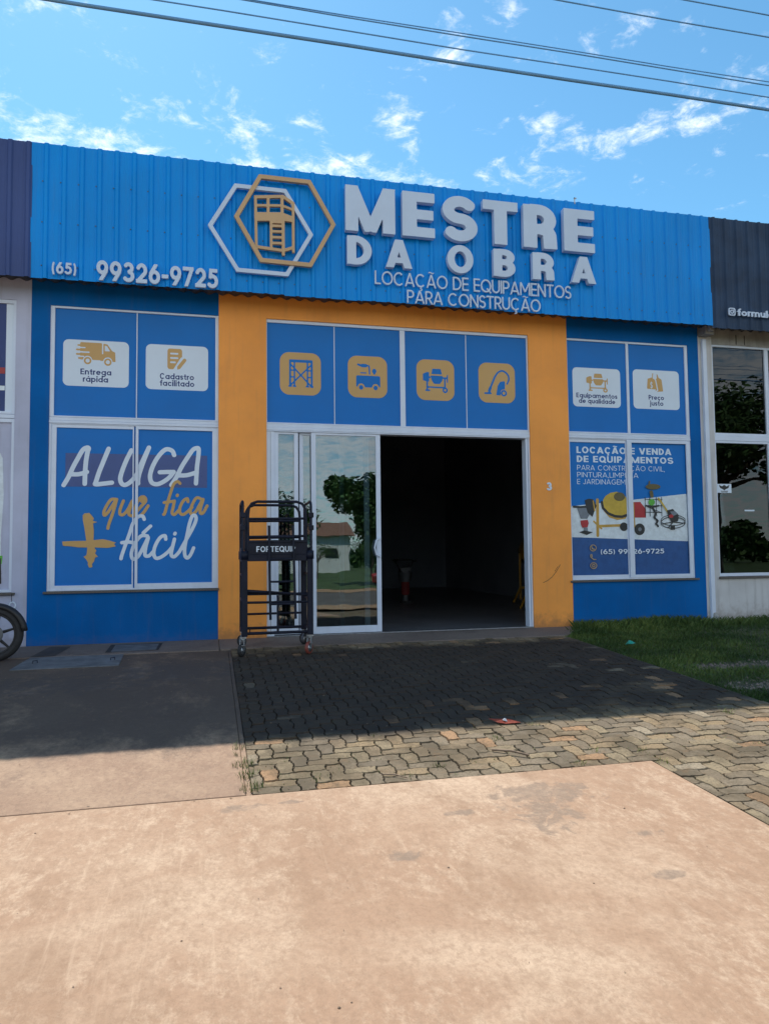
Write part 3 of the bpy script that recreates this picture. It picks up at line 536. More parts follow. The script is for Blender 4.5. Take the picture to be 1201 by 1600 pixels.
POSTER = [('pwhite','p',0.0,[(5.352,1.828),(6.432,1.934),(7.434,2.04),(7.446,1.275),(5.342,1.355)]),('pnavy','p',0.0,[(5.342,1.355),(7.446,1.275),(7.445,0.706),(5.341,0.744)]),('porange','s',0.0494,[(5.832,1.93),(5.828,1.657),(5.821,1.376)]),('porange','s',0.0412,[(5.843,1.521),(6.122,1.53),(6.429,1.538)]),('porange','s',0.0288,[(5.761,1.594),(5.888,1.485)]),('pred','p',0.0,[(6.437,1.897),(6.576,1.904),(6.675,1.788),(6.67,1.654),(6.453,1.654)]),('porange','s',0.0453,[(6.447,1.879),(6.449,1.658),(6.459,1.511)]),('porange','p',0.0,[(5.927,1.767),(6.025,1.658),(6.166,1.617),(6.309,1.636),(6.331,1.676),(6.107,1.676)]),('pyellow','p',0.0,[(5.921,1.876),(5.933,1.94),(5.975,1.995),(6.058,2.042),(6.16,2.061),(6.261,2.043),(6.331,1.97),(6.349,1.842),(6.337,1.722),(6.228,1.667),(6.107,1.676),(5.987,1.721),(5.928,1.794)]),('pdark','s',0.0412,[(5.905,1.894),(5.923,1.803),(6.007,1.721),(6.127,1.676),(6.249,1.667),(6.336,1.695)]),('polive','p',0.0,[(6.31,1.983),(6.305,1.961),(6.29,1.942),(6.268,1.926),(6.24,1.916),(6.21,1.913),(6.18,1.916),(6.153,1.926),(6.132,1.941),(6.119,1.96),(6.114,1.982),(6.12,2.003),(6.134,2.023),(6.157,2.038),(6.184,2.049),(6.215,2.052),(6.245,2.049),(6.272,2.039),(6.293,2.024),(6.306,2.005)]),('pdark','p',0.0,[(6.344,1.511),(6.34,1.49),(6.329,1.471),(6.313,1.456),(6.293,1.447),(6.272,1.443),(6.251,1.447),(6.232,1.457),(6.217,1.472),(6.208,1.49),(6.205,1.511),(6.209,1.532),(6.219,1.551),(6.235,1.566),(6.255,1.576),(6.276,1.579),(6.298,1.576),(6.317,1.566),(6.332,1.551),(6.341,1.532)]),('pdark','p',0.0,[(6.643,1.47),(6.637,1.441),(6.623,1.416),(6.602,1.395),(6.576,1.382),(6.547,1.378),(6.518,1.383),(6.493,1.396),(6.473,1.416),(6.461,1.442),(6.457,1.47),(6.463,1.499),(6.477,1.524),(6.498,1.545),(6.524,1.558),(6.553,1.562),(6.582,1.558),(6.607,1.544),(6.627,1.524),(6.64,1.498)]),('pgrey','p',0.0,[(6.585,1.47),(6.583,1.46),(6.579,1.452),(6.571,1.445),(6.563,1.44),(6.553,1.439),(6.544,1.44),(6.535,1.445),(6.528,1.452),(6.524,1.461),(6.523,1.47),(6.525,1.48),(6.53,1.489),(6.537,1.495),(6.546,1.5),(6.555,1.501),(6.565,1.5),(6.573,1.495),(6.58,1.488),(6.584,1.48)]),('pgrey','p',0.0,[(5.479,1.802),(5.649,1.839),(5.706,1.73),(5.647,1.636),(5.534,1.636)]),('pdark','p',0.0,[(5.612,1.925),(5.682,1.948),(5.756,1.939),(5.813,1.839),(5.734,1.666),(5.656,1.73),(5.629,1.82)]),('pdark','s',0.033,[(5.421,1.823),(5.529,1.816),(5.659,1.824)]),('porange','s',0.0206,[(5.755,1.912),(5.777,1.766)]),('pred','p',0.0,[(5.529,1.608),(5.653,1.621),(5.669,1.567),(5.647,1.504),(5.559,1.498),(5.537,1.549)]),('pgrey','p',0.0,[(5.579,1.504),(5.647,1.5),(5.653,1.437),(5.587,1.437)]),('pdark','p',0.0,[(5.504,1.43),(5.588,1.455),(5.74,1.429),(5.63,1.386)]),('pdark','s',0.0103,[(6.661,1.976),(6.659,1.677)]),('pdark','s',0.0103,[(6.744,1.977),(6.742,1.677)]),('pdark','s',0.0103,[(6.859,1.978),(6.857,1.677)]),('pdark','s',0.0103,[(6.954,1.979),(6.951,1.677)]),('pdark','s',0.0103,[(6.656,1.945),(6.963,1.941)]),('pdark','s',0.0103,[(6.652,1.847),(6.959,1.843)]),('pdark','s',0.0103,[(6.649,1.741),(6.955,1.736)]),('pdark','s',0.0082,[(6.656,1.843),(6.945,1.733)]),('pgreen','p',0.0,[(6.831,1.898),(6.828,1.882),(6.819,1.868),(6.806,1.857),(6.789,1.85),(6.771,1.847),(6.753,1.85),(6.737,1.857),(6.724,1.868),(6.717,1.882),(6.714,1.897),(6.718,1.913),(6.727,1.927),(6.74,1.938),(6.756,1.945),(6.775,1.948),(6.793,1.945),(6.809,1.938),(6.821,1.927),(6.829,1.913)]),('pdark','s',0.0288,[(6.677,1.843),(6.78,1.821),(6.896,1.844)]),('pdark','s',0.033,[(6.79,1.807),(6.84,1.723),(6.812,1.658),(6.871,1.603),(6.84,1.556),(6.874,1.519)]),('pyellow','s',0.0288,[(6.896,1.96),(6.961,1.882),(7.071,1.724)]),('pdark','s',0.0124,[(7.366,1.574),(7.354,1.547),(7.322,1.522),(7.272,1.502),(7.21,1.489),(7.142,1.485),(7.074,1.49),(7.014,1.502),(6.966,1.522),(6.936,1.547),(6.926,1.575),(6.938,1.602),(6.97,1.627),(7.019,1.647),(7.081,1.66),(7.149,1.664),(7.217,1.66),(7.278,1.647),(7.326,1.627),(7.357,1.602),(7.366,1.574)]),('pdark','s',0.0103,[(7.368,1.612),(7.356,1.586),(7.323,1.562),(7.274,1.544),(7.212,1.532),(7.144,1.528),(7.076,1.532),(7.015,1.544),(6.967,1.563),(6.937,1.586),(6.928,1.612),(6.939,1.638),(6.971,1.661),(7.02,1.68),(7.082,1.692),(7.15,1.696),(7.218,1.692),(7.279,1.68),(7.327,1.661),(7.358,1.638),(7.368,1.612)]),('pdark','s',0.0144,[(6.949,1.556),(7.146,1.584),(7.351,1.565)]),('pdark','s',0.0144,[(7.051,1.491),(7.146,1.584),(7.248,1.649)]),('pdark','p',0.0,[(7.041,1.77),(7.147,1.793),(7.25,1.696),(7.235,1.593),(7.118,1.584),(7.058,1.677)]),('pgrey','p',0.0,[(7.093,1.752),(7.188,1.756),(7.24,1.715),(7.143,1.677)]),('pred','p',0.0,[(7.153,1.677),(7.151,1.668),(7.145,1.661),(7.135,1.654),(7.123,1.65),(7.11,1.649),(7.097,1.65),(7.085,1.654),(7.076,1.661),(7.071,1.668),(7.069,1.677),(7.071,1.686),(7.078,1.693),(7.087,1.7),(7.099,1.704),(7.112,1.705),(7.125,1.704),(7.137,1.7),(7.146,1.694),(7.152,1.686)]),('pdark','p',0.0,[(7.099,1.528),(7.175,1.528),(7.173,1.461),(7.097,1.461)]),('polive','p',0.0,[(6.937,2.146),(6.93,2.132),(6.91,2.12),(6.88,2.11),(6.843,2.103),(6.801,2.1),(6.76,2.102),(6.723,2.108),(6.694,2.118),(6.675,2.13),(6.669,2.144),(6.676,2.157),(6.695,2.17),(6.725,2.18),(6.763,2.187),(6.804,2.19),(6.846,2.188),(6.883,2.182),(6.912,2.172),(6.931,2.16)]),('polive','s',0.0288,[(6.743,2.224),(6.73,2.168)]),('polive','s',0.0618,[(6.768,2.057),(6.777,2.001)]),('pgold','s',0.0124,[(5.777,1.183),(5.774,1.169),(5.766,1.156),(5.754,1.145),(5.74,1.139),(5.724,1.137),(5.708,1.139),(5.693,1.146),(5.682,1.156),(5.675,1.169),(5.673,1.184),(5.676,1.198),(5.684,1.211),(5.696,1.222),(5.71,1.228),(5.726,1.23),(5.742,1.228),(5.757,1.221),(5.768,1.211),(5.775,1.198),(5.777,1.183)]),('pgold','s',0.0165,[(5.702,1.205),(5.709,1.173),(5.748,1.162)]),('pgold','s',0.0144,[(5.678,1.076),(5.681,1.043),(5.728,1.007),(5.768,1.006)]),('pgold','s',0.0144,[(5.678,1.076),(5.698,1.083),(5.705,1.05)]),('pgold','s',0.0124,[(5.779,0.911),(5.775,0.897),(5.767,0.884),(5.755,0.875),(5.74,0.868),(5.723,0.866),(5.707,0.869),(5.692,0.876),(5.681,0.886),(5.673,0.898),(5.671,0.912),(5.674,0.926),(5.682,0.938),(5.694,0.948),(5.709,0.954),(5.726,0.956),(5.743,0.954),(5.757,0.947),(5.769,0.937),(5.776,0.925),(5.779,0.911)]),('pgold','s',0.0124,[(5.747,0.911),(5.745,0.905),(5.742,0.9),(5.737,0.895),(5.731,0.892),(5.724,0.892),(5.717,0.893),(5.711,0.896),(5.707,0.9),(5.704,0.906),(5.703,0.912),(5.704,0.918),(5.707,0.923),(5.712,0.928),(5.719,0.93),(5.725,0.931),(5.732,0.93),(5.738,0.927),(5.743,0.923),(5.746,0.917),(5.747,0.911)])]
TUFT = [(0.19,-5.3),(0.21,-5.72),(0.18,-4.93),(0.19,-5.5),(1.18,-4.9),(1.41,-5.62),(2.33,-5.77),(2.86,-5.87),(4.12,-4.93),(2.42,-4.89),(2.88,-5.63),(2.56,-5.55),(2.0,-5.17),(1.18,-5.77),(0.19,-5.1),(0.65,-5.64)]
# ================================================================== SETTING: ground
def gsheet(name, x0, x1, y0, y1, off, mat_, nx=2, step=.5, kind='structure', thick=0, parent=None, jitter=0):
    ys = sorted({y0, y1, *[y for y in (-1.0, -14.0) if y0 < y < y1]}); yy = []
    for a, b in zip(ys[:-1], ys[1:]): yy.append(a)
    yy.append(ys[-1]); mb = MB()
    z = lambda y: max(zg(y), zg(-14.0))+off
    vs = [(x, y, z(y)) for y in yy for x in (x0, x1)]
    fs = [(2*i, 2*i+1, 2*i+3, 2*i+2) for i in range(len(yy)-1)]
    if thick:
        n = len(vs); vs += [(x, y, z_-thick) for x, y, z_ in vs]; fs += [(a+n, d+n, c+n, b+n) for a, b, c, d in fs]
        k = len(yy)-1
        fs += [(0, n, n+1, 1), (2*k, 2*k+1, n+2*k+1, n+2*k)]+[(2*i, 2*i+2, n+2*i+2, n+2*i) for i in range(k)]+[(2*i+1, n+2*i+1, n+2*i+3, 2*i+3) for i in range(k)]
    o = mb.add(vs, fs).build(name, mat_, parent, bevel=.006 if thick else 0)
    return tag(o, kind=kind) if parent is None else o
def bandsheet(name, x0, x1, y0, y1, z, mat_): return tag(MB().add([(x0, y0, z), (x1, y0, z), (x1, y1, z), (x0, y1, z)], [(0, 1, 2, 3)]).build(name, mat_), kind='structure')
gsheet('ground', -900, 900, -14, -.2, -.10, M['soil'])
ZB = zg(-14.0)
bandsheet('far_ground', -900, 900, -1200, -14, ZB-.10, M['verge']); bandsheet('rear_ground', -900, 900, -.2, 900, -.10, M['soil'])
gsheet('front_slab', -14, 2.81, -12.6, -5.835, 0, M['slab'], thick=.1)
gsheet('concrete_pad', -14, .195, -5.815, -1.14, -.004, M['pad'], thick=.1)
wk = [(.1, -1.06), (4.70, -1.06), (5.02, -.62), (5.38, -.06), (5.38, .22), (.1, .22)]; n_ = len(wk)
tag(MB().add([(x, y, -.12) for x, y in wk]+[(x, y, 0) for x, y in wk], [tuple(range(n_))[::-1], tuple(range(n_, 2*n_))]+[(i, (i+1) % n_, (i+1) % n_+n_, i+n_) for i in range(n_)]).build('walkway', M['walk'], None, bevel=.008, fix=True), kind='structure')
tag(box('left_walkway', M['walk'], None, -14, .095, -1.12, .22, -.12, 0.0, bevel=.008), kind='structure')
gsheet('lawn', 4.50, 16, -9, .1, -.040, M['turf_soil'])
gsheet('dirt_forecourt', -60, 60, -15.5, -12.65, -.03, M['dirt'])
bandsheet('street', -300, 300, -24.5, -15.5, ZB-.05, M['asphalt'])
bandsheet('dirt_shoulder', -300, 300, -27.5, -24.5, ZB-.035, M['dirt'])
bandsheet('far_verge', -300, 300, -75, -27.5, ZB-.03, M['verge'])
# plinth strips
tag(box('plinth_strip', M['walk'], None, 5.385, 14, -.10, .10, -.12, -.004, bevel=.006), kind='structure')

# covers in the walkway
def cover(name, pts, z0, z1, label):
    n = len(pts); MBo = MB(); MBo.add([(x, y, z0+zg(y)) for x, y in pts]+[(x, y, z1+zg(y)) for x, y in pts], [tuple(range(n))[::-1], tuple(range(n, 2*n))]+[(i, (i+1) % n, (i+1) % n+n, i+n) for i in range(n)])
    return tag(MBo.build(name, M['plate'], None, bevel=.006, fix=True), label, 'cover')
c1 = cover('drain_cover', [(-2.05, -1.80), (-.97, -1.80), (-.99, -1.14), (-2.0, -1.125)], -.06, .005, 'long grey concrete cover set in front of the blue wall beside the motorcycle wheel')
for x in (-1.88, -1.08): MB().tube([(x-.01, -1.5, -.022), (x-.01, -1.5, .006), (x+.03, -1.47, .006), (x+.03, -1.47, -.020)], .005, 6).build('lifting_loop', M['scaf'], c1)
cover('inspection_cover', [(-1.16, -.96), (-.65, -.90), (-.655, -.30), (-1.19, -.27)], -.03, .007, 'small square grey cover lying against the foot of the blue wall')
tag(MB().add([(-1.98, -.2, .004), (-1.72, -.22, .004), (-1.74, -1.1, .004), (-2.0, -1.1, .004)], [(0, 3, 2, 1)]).build('damp_patch', mat('damp_earth_stain', (.06, .045, .035), .8, .3, 5)), kind='structure')  # flat dark strip lying on the walkway
tag(MB().add([(-1.22, -.98, .003), (-.62, -.93, .003), (-.615, -.2, .003), (-1.25, -.2, .003)], [(0, 1, 2, 3)]).build('cover_surround', mat('dark_cover_joint', (.035, .03, .028), .9, .3, 5)), kind='structure')

# ---- interlocking pavers, 90 degree herringbone
U = .1035
path = gsheet('paved_drive', .20, 4.66, -5.83, -1.06, -.022, mat('jointing_sand', (.060, .045, .030), .95, .4, 30, .4, 60))
path2 = gsheet('paved_side', 2.815, 4.66, -9.2, -5.83, -.022, path.data.materials[0])
path.name = 'paved_drive'
def edge_h(sgn, rev=False):                     # unit edge along +x
    a = .13*sgn; p = [(0, 0), (.22, a), (.70, a*1.0), (.86, -a*.35)]
    return p
def paver_outline(kind):
    """unit-grid outline, shared edges get one wave so neighbours interlock"""
    w_, h_ = (2, 1) if kind == 'H' else (1, 2); gp = .045
    par0 = 0 if kind == 'H' else 1
    prof = [(0, 0), (.20, .075), (.60, .075), (.80, -.03)]
    pts = []
    def he(x, y): s = 1 if (x+y+par0) % 2 == 0 else -1; return [(x+t, y+d*s) for t, d in prof]+[(x+1, y)]
    def ve(x, y): s = 1 if (x+y+par0) % 2 == 0 else -1; return [(x-d*s, y+t) for t, d in prof]+[(x, y+1)]
    for x in range(w_): pts += he(x, 0)[:-1]
    for y in range(h_): pts += ve(w_, y)[:-1]
    for x in reversed(range(w_)): pts += he(x, h_)[::-1][:-1]
    for y in reversed(range(h_)): pts += ve(0, y)[::-1][:-1]
    # inset for the joint
    n = len(pts); out = []
    for i in range(n):
        p0, p1, p2 = pts[i-1], pts[i], pts[(i+1) % n]
        d1 = (p1[0]-p0[0], p1[1]-p0[1]); d2 = (p2[0]-p1[0], p2[1]-p1[1]); l1 = math.hypot(*d1); l2 = math.hypot(*d2)
        nx = -(d1[1]/l1+d2[1]/l2); ny = d1[0]/l1+d2[0]/l2; q = math.hypot(nx, ny); k = gp/max(.5, q/2)
        out.append((p1[0]+nx/q*k, p1[1]+ny/q*k))
    return out
PV = {}
for kd in 'HV':
    out = paver_outline(kd); cxx, cyy = (1, .5) if kd == 'H' else (.5, 1); rel = [((x-cxx)*U, (y-cyy)*U) for x, y in out]; n = len(rel)
    ins = [(x*(1-.035), y*(1-.035)) for x, y in rel]
    vs = [(x, y, -.045) for x, y in rel]+[(x, y, -.005) for x, y in rel]+[(x, y, 0) for x, y in ins]
    fs = [(i, (i+1) % n, (i+1) % n+n, i+n) for i in range(n)]+[(i+n, (i+1) % n+n, (i+1) % n+2*n, i+2*n) for i in range(n)]
    PV[kd] = (vs, fs, n)
def paver_mesh(kd):
    vs, fs, n = PV[kd]; me = bpy.data.meshes.new('paver'); me.from_pydata(vs, [], fs+[tuple(range(2*n, 3*n))]); me.materials.append(M['paver']); return me
PM = {k: paver_mesh(k) for k in 'HV'}
TILT = math.atan(.05)
cells = []
for i in range(-2, 60):
    for j in range(-60, 60):
        c = (i-j) % 4
        if c == 0: kd, cx0, cy0 = 'H', i+1, j+.5
        elif c == 3: kd, cx0, cy0 = 'V', i+.5, j+1
        else: continue
        x = .20+cx0*U; y = -5.83+cy0*U; hx, hy = (U, U/2) if kd == 'H' else (U/2, U)
        inA = x+hx > .24 and x-hx < 4.65 and y-hy < -1.07 and y+hy > -5.81
        inB = x+hx > 2.84 and x-hx < 4.65 and -9.17 < y+hy and y-hy < -5.82
        if not (inA or inB): continue
        d = Vector((x, y, zg(y)))-CAMP; dz = d.dot(fw)
        vis = dz > 0 and abs(d.dot(rx_)/dz) < .55 and abs(d.dot(ux_)/dz) < .73
        cells.append((dz if vis else 99+dz, kd, x, y))
cells.sort()
rest = MB()
for q, (dz, kd, x, y) in enumerate(cells):
    jz = random.gauss(0, .0022)-.002-(.006 if random.random() < .05 else 0); rz = random.gauss(0, .012); tx, ty = random.gauss(0, .008), random.gauss(0, .008)
    loc = Vector((x, y, zg(y)+jz)); hx, hy = (1.1*U, .62*U) if kd == 'H' else (.62*U, 1.1*U)
    vs, fs, n = PV[kd]; mt = Matrix.Translation(loc) @ Matrix.Rotation(rz, 4, 'Z') @ Matrix.Rotation(TILT+tx, 4, 'X') @ Matrix.Rotation(ty, 4, 'Y')
    xl, xh, yl, yh = .236, 4.658, -5.826, -1.066
    if x > 2.83 or y < -5.9: yl = -9.19; xl = 2.822 if y < -5.78 else xl
    cut = x-hx < xl or x+hx > xh or y-hy < yl or y+hy > yh
    if cut:                                     # pavers sawn off along the border
        wv = [mt @ Vector(v) for v in vs]; wv = [Vector((min(max(v.x, xl), xh), min(max(v.y, yl), yh), v.z)) for v in wv]
        if max(v.x for v in wv)-min(v.x for v in wv) < .02 or max(v.y for v in wv)-min(v.y for v in wv) < .02: continue
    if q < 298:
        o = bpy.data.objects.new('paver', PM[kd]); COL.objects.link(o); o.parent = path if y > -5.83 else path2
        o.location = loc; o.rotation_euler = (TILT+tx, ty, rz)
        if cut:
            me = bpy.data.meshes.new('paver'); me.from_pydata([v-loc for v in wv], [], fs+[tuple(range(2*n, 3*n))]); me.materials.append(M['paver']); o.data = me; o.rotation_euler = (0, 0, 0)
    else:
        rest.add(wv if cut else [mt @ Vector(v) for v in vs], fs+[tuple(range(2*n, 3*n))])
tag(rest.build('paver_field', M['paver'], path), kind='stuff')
# cut mortar edge along the slab and the drive's borders
for nm, a in (('mortar_edge', (.197, .232, -5.83, -1.12)), ): gsheet(nm, a[0], a[1], a[2], a[3], -.006, M['pad'], thick=.04)
gsheet('border_kerb', 4.665, 4.70, -9.2, -1.1, -.012, mat('mossy_mortar', (.085, .07, .045), .95, .4, 12, .5, 60), thick=.08)

# ================================================================== THE SHOP
XW, XA, XB, XC, XD, XE, XG, XX = -2.301, -2.071, .089, .740, 4.705, 5.349, 7.501, 7.693
ZS, ZR, Z2, ZH, ZT = .692, 2.889, 2.971, 4.456, 5.05
shop = thing('equipment_rental_shop', 'single storey rental shop with blue walls, orange portal and an open dark doorway', 'building', (2.7, 0, 0))
b_ = MB().box(XW, XA, 0, .2, 0, ZT).box(XA, XB, 0, .2, 0, ZS-.03).box(XA, XB, 0, .2, ZH, ZT); b_.build('left_wall', M['blue'], shop)
b_ = MB().box(XE, XG, 0, .2, 0, ZS-.03).box(XE, XG, 0, .2, ZH, ZT).box(XG, XX, 0, .2, 0, ZT); b_.build('right_wall', M['blue'], shop)
# the portal stands 2 cm proud of the blue
MB().box(XB, XC, -.012, .2, 0, ZT).build('pillar', M['orange'], shop); MB().box(XD, XE, -.012, .2, 0, ZT).build('pillar', M['orange'], shop)
MB().box(XC, XD, -.012, .2, ZH, ZT).build('lintel', M['orange'], shop)
def window(x0, x1, z0, z1, l, r, b, t, mull=(), name='window', y0=.012, y1=.06, par=None):
    mb = MB().box(x0, x0+l, y0, y1, z0, z1).box(x1-r, x1, y0, y1, z0, z1).box(x0+l, x1-r, y0, y1, z0, z0+b).box(x0+l, x1-r, y0, y1, z1-t, z1)
    for a, c in mull: mb.box(a, c, y0+.003, y1, z0+b, z1-t)
    return mb.build(name, M['alu'], par or shop, bevel=.003)
def pane_film(par, x0, x1, z0, z1, film=True, y=.035, glassm=None, nm='film'):
    if film: box(nm, M['film'], par, x0, x1, y, y+.002, z0, z1)
    box('pane', glassm or M['glass'], par, x0, x1, y+.003, y+.009, z0, z1)
YP = .0335
# left upper window
W1 = window(XA, XB, Z2, ZH, .055, .045, .02, .028, [(-.994, -.980)])
for a, c in ((-2.016, -.994), (-.980, .044)): pane_film(W1, a, c, Z2+.02, ZH-.028)
# left lower window: two sliding sashes
W2 = window(XA, XB, ZS+.0, ZR, .03, .02, .022, .012)
b_ = MB().box(XA+.03, -1.979, .022, .05, ZS+.022, ZR-.012).box(-1.979, -1.03, .022, .05, ZS+.022, .762).box(-1.979, -1.03, .022, .05, 2.835, ZR-.012).box(-1.03, -1.014, .022, .05, ZS+.022, ZR-.012); b_.build('sash', M['alu'], W2, bevel=.002)
b_ = MB().box(-.993, -.958, .012, .045, ZS+.022, ZR-.012).box(.006, XB-.02, .014, .045, ZS+.022, ZR-.012).box(-.958, .006, .014, .045, ZS+.022, .772).box(-.958, .006, .014, .045, 2.838, ZR-.012); b_.build('sash', M['alu'], W2, bevel=.002)
pane_film(W2, -1.979, -1.03, .762, 2.835, y=.038); pane_film(W2, -.958, .006, .772, 2.838, y=.036); box('film', M['film'], W2, -1.014, -.993, .046, .050, ZS+.022, ZR-.012)
# right upper / lower
W3 = window(XE, XG, Z2, ZH, .018, .055, .02, .032, [(6.389, 6.432)])
for a, c in ((5.367, 6.389), (6.432, 7.446)): pane_film(W3, a, c, Z2+.02, ZH-.032)
W4 = window(XE, XG, ZS, ZR, .015, .022, .022, .012)
b_ = MB().box(XE+.015, 5.380, .026, .055, ZS+.022, ZR-.012).box(5.380, 6.335, .026, .055, ZS+.022, .765).box(5.380, 6.335, .026, .055, 2.828, ZR-.012).box(6.335, 6.352, .030, .055, ZS+.022, ZR-.012); b_.build('sash', M['alu'], W4, bevel=.002)
b_ = MB().box(6.352, 6.432, .0, .03, ZS+.022, ZR-.012).box(7.417, XG-.022, .006, .03, ZS+.022, ZR-.012).box(6.432, 7.417, .006, .03, ZS+.022, .760).box(6.432, 7.417, .006, .03, 2.838, ZR-.012); b_.build('sash', M['alu'], W4, bevel=.002)
pane_film(W4, 5.380, 6.335, .765, 2.828, y=.040); pane_film(W4, 6.432, 7.417, .760, 2.838, y=.040)
# transom between upper and lower lights and the glazing over the door
for a, c in ((XA, XB), (XE, XG)):
    MB().box(a, c, .004, .07, ZR+.002, ZR+.036).box(a, c, .010, .07, ZR+.038, Z2-.002).build('transom', M['alu'], shop, bevel=.003)
    MB().box(a-.035, c+(.012 if a < 0 else .05), -.035, .16, ZS-.032, ZS-.003).build('sill', M['sill'], shop, bevel=.004)
W5 = window(XC, XD, Z2, ZH, .012, .022, .018, .045, [(2.682, 2.758)])
for a, c in ((.752, 1.703), (1.716, 2.682), (2.758, 3.703), (3.716, 4.683)): pane_film(W5, a, c, Z2+.018, ZH-.045)
for x in (1.7035, 3.7035): box('glazing_joint', M['alu'], W5, x, x+.012, .030, .04, Z2+.018, ZH-.045)
MB().box(XC, XD, .0, .16, ZR-.012, ZR+.028).box(XC, XD, .008, .16, ZR+.030, Z2-.002).box(XC, XD, .004, .16, ZR-.030, ZR-.014).build('door_head', M['alu'], shop, bevel=.003)

# ---- prints on the upper windows
def mp(ops, f):
    o = []
    for q in ops:
        k = q[0].lstrip('-')
        if k in 'src': o.append((q[0], [f(*p) for p in q[1]])+q[2:])
        elif k == 'p': o.append((q[0], [f(*p) for p in q[1]]))
        else: o.append(q)
    return o
def icon(ops, x0, z0, sx, sz, par, m_, nm='pictogram', res=.02, bb=(-.05, 1.8, -.1, 1.1)):
    return shape_mb(MB(), ops, bb, res, .0325, 0, x0, z0, sx, sz).build(nm, m_, par)
sc = [('s', [(.25, .20), (.25, .83)], .045), ('s', [(.355, .22), (.355, .78)], .035), ('s', [(.67, .20), (.67, .78)], .035), ('s', [(.775, .18), (.775, .83)], .045), ('s', [(.23, .80), (.80, .80)], .065), ('s', [(.25, .73), (.775, .20)], .035), ('s', [(.775, .73), (.25, .22)], .035)]
for v in (.58, .42): sc += [('s', [(.25, v), (.355, v)], .03), ('s', [(.67, v), (.775, v)], .03)]
for u in (.25, .355, .67, .775): sc.append(('s', [(u-.045, .205), (u+.045, .205)], .035))
comp = [('b', .21, .82, .25, .53, .035), ('-e', .333, .25, .09, .09), ('-e', .70, .25, .09, .09), ('e', .333, .245, .055, .055), ('e', .70, .245, .055, .055), ('b', .33, .49, .73, .81, .03), ('r', [(.26, .79), (.33, .77)], .05), ('r', [(.49, .775), (.54, .765), (.55, .57)], .035), ('r', [(.325, .595), (.46, .595)], .03), ('e', .67, .645, .055, .06), ('s', [(.67, .60), (.67, .565)], .05)]
mixr = [('p', [(.42, .78), (.64, .78), (.675, .645), (.395, .645)]), ('p', [(.375, .61), (.69, .61), (.68, .49), (.617, .41), (.457, .41), (.40, .49)]), ('p', [(.168, .645), (.27, .69), (.333, .69), (.333, .455), (.168, .48)]), ('s', [(.33, .565), (.38, .565)], .035), ('s', [(.68, .56), (.80, .56)], .04), ('r', [(.815, .635), (.815, .46)], .03), ('s', [(.28, .46), (.28, .25)], .04), ('r', [(.245, .245), (.34, .245)], .04), ('s', [(.748, .56), (.748, .32)], .04), ('s', [(.28, .325), (.74, .325)], .035), ('e', .753, .26, .07, .07), ('-e', .753, .26, .03, .03)]
vac = [('r', [(.17, .235), (.33, .235)], .045), ('r', [(.285, .26), (.30, .33), (.45, .66)], .05), ('r', [(.29, .30), (.32, .37)], .075), ('r', smooth([(.44, .64), (.54, .77), (.667, .81), (.795, .73), (.833, .61), (.78, .49)]), .045), ('p', [(.72, .557), (.59, .535), (.52, .43), (.474, .193), (.59, .193), (.60, .27), (.66, .34), (.72, .35)]), ('-e', .687, .25, .10, .10), ('e', .687, .25, .085, .08), ('-e', .687, .25, .04, .04)]
for (x0, x1), ic in zip(((.93, 1.515), (1.906, 2.49), (2.934, 3.521), (3.905, 4.495)), (sc, comp, mixr, vac)):
    rrect(x0, x1, 3.392, 4.004, .135, YP, M['film_g'], W5, 'print_panel'); icon(ic, x0, 3.392, x1-x0, .612, W5, M['film'])
truck = [('b', .17, 1.12, .22, 1.0, .05), ('p', [(1.18, .98), (1.36, .95), (1.56, .66), (1.70, .60), (1.72, .17), (1.05, .20), (1.05, .5), (1.18, .5)]), ('-p', [(1.24, .90), (1.34, .87), (1.48, .64), (1.24, .64)]), ('r', [(.08, .86), (.2, .86)], .07), ('r', [(.03, .66), (.2, .66)], .08), ('r', [(.03, .46), (.2, .46)], .08), ('r', [(.12, .28), (.3, .28)], .08), ('-r', [(-.05, .76), (.38, .76)], .06), ('-r', [(-.05, .56), (.55, .56)], .07), ('-r', [(-.05, .36), (.32, .36)], .06),
         ('-e', .50, .20, .20, .20), ('-e', 1.38, .17, .20, .20), ('e', .50, .18, .165, .165), ('e', 1.38, .15, .165, .165), ('-e', .50, .18, .09, .09), ('-e', 1.38, .15, .09, .09)]
docu = [('b', 0, .70, 0, 1.0, .12), ('-r', [(.17, .76), (.48, .76)], .09), ('-r', [(.17, .55), (.48, .55)], .09), ('-r', [(.17, .34), (.36, .34)], .09), ('-s', [(.42, -.1), (.80, .52)], .34), ('r', [(.55, .10), (.82, .46)], .17), ('p', [(.47, -.02), (.64, .08), (.48, .16)])]
tags_ = [('p', [(.50, .60), (.62, .78), (.62, 1.0), (.66, 1.0), (.74, .80), (.92, .70), (1.0, .05), (.52, .0), (.56, .3)]), ('-r', [(.50, .75), (.56, .62), (.66, .1), (.5, -.02)], .07), ('p', [(.05, .72), (.30, .80), (.50, .68), (.60, .14), (.02, .16), (0, .22)]), ('r', [(.34, .78), (.38, 1.02)], .05)]
for x0, x1, z0, z1, wn in ((-1.916, -1.09, 3.397, 4.020, W1), (-.873, -.053, 3.394, 4.014, W1), (5.458, 6.285, 3.389, 4.006, W3), (6.510, 7.345, 3.392, 4.024, W3)):
    rrect(x0, x1, z0, z1, .07, YP, M['film_w'], wn, 'print_panel')
icon(truck, -1.755, 3.69, .288, .30, W1, M['film_g']); icon(docu, -.592, 3.68, .275, .285, W1, M['film_g'])
icon(mixr, 5.60, 3.53, .56, .50, W3, M['film_g']); icon(tags_, 6.76, 3.672, .29, .29, W3, M['film_g'])
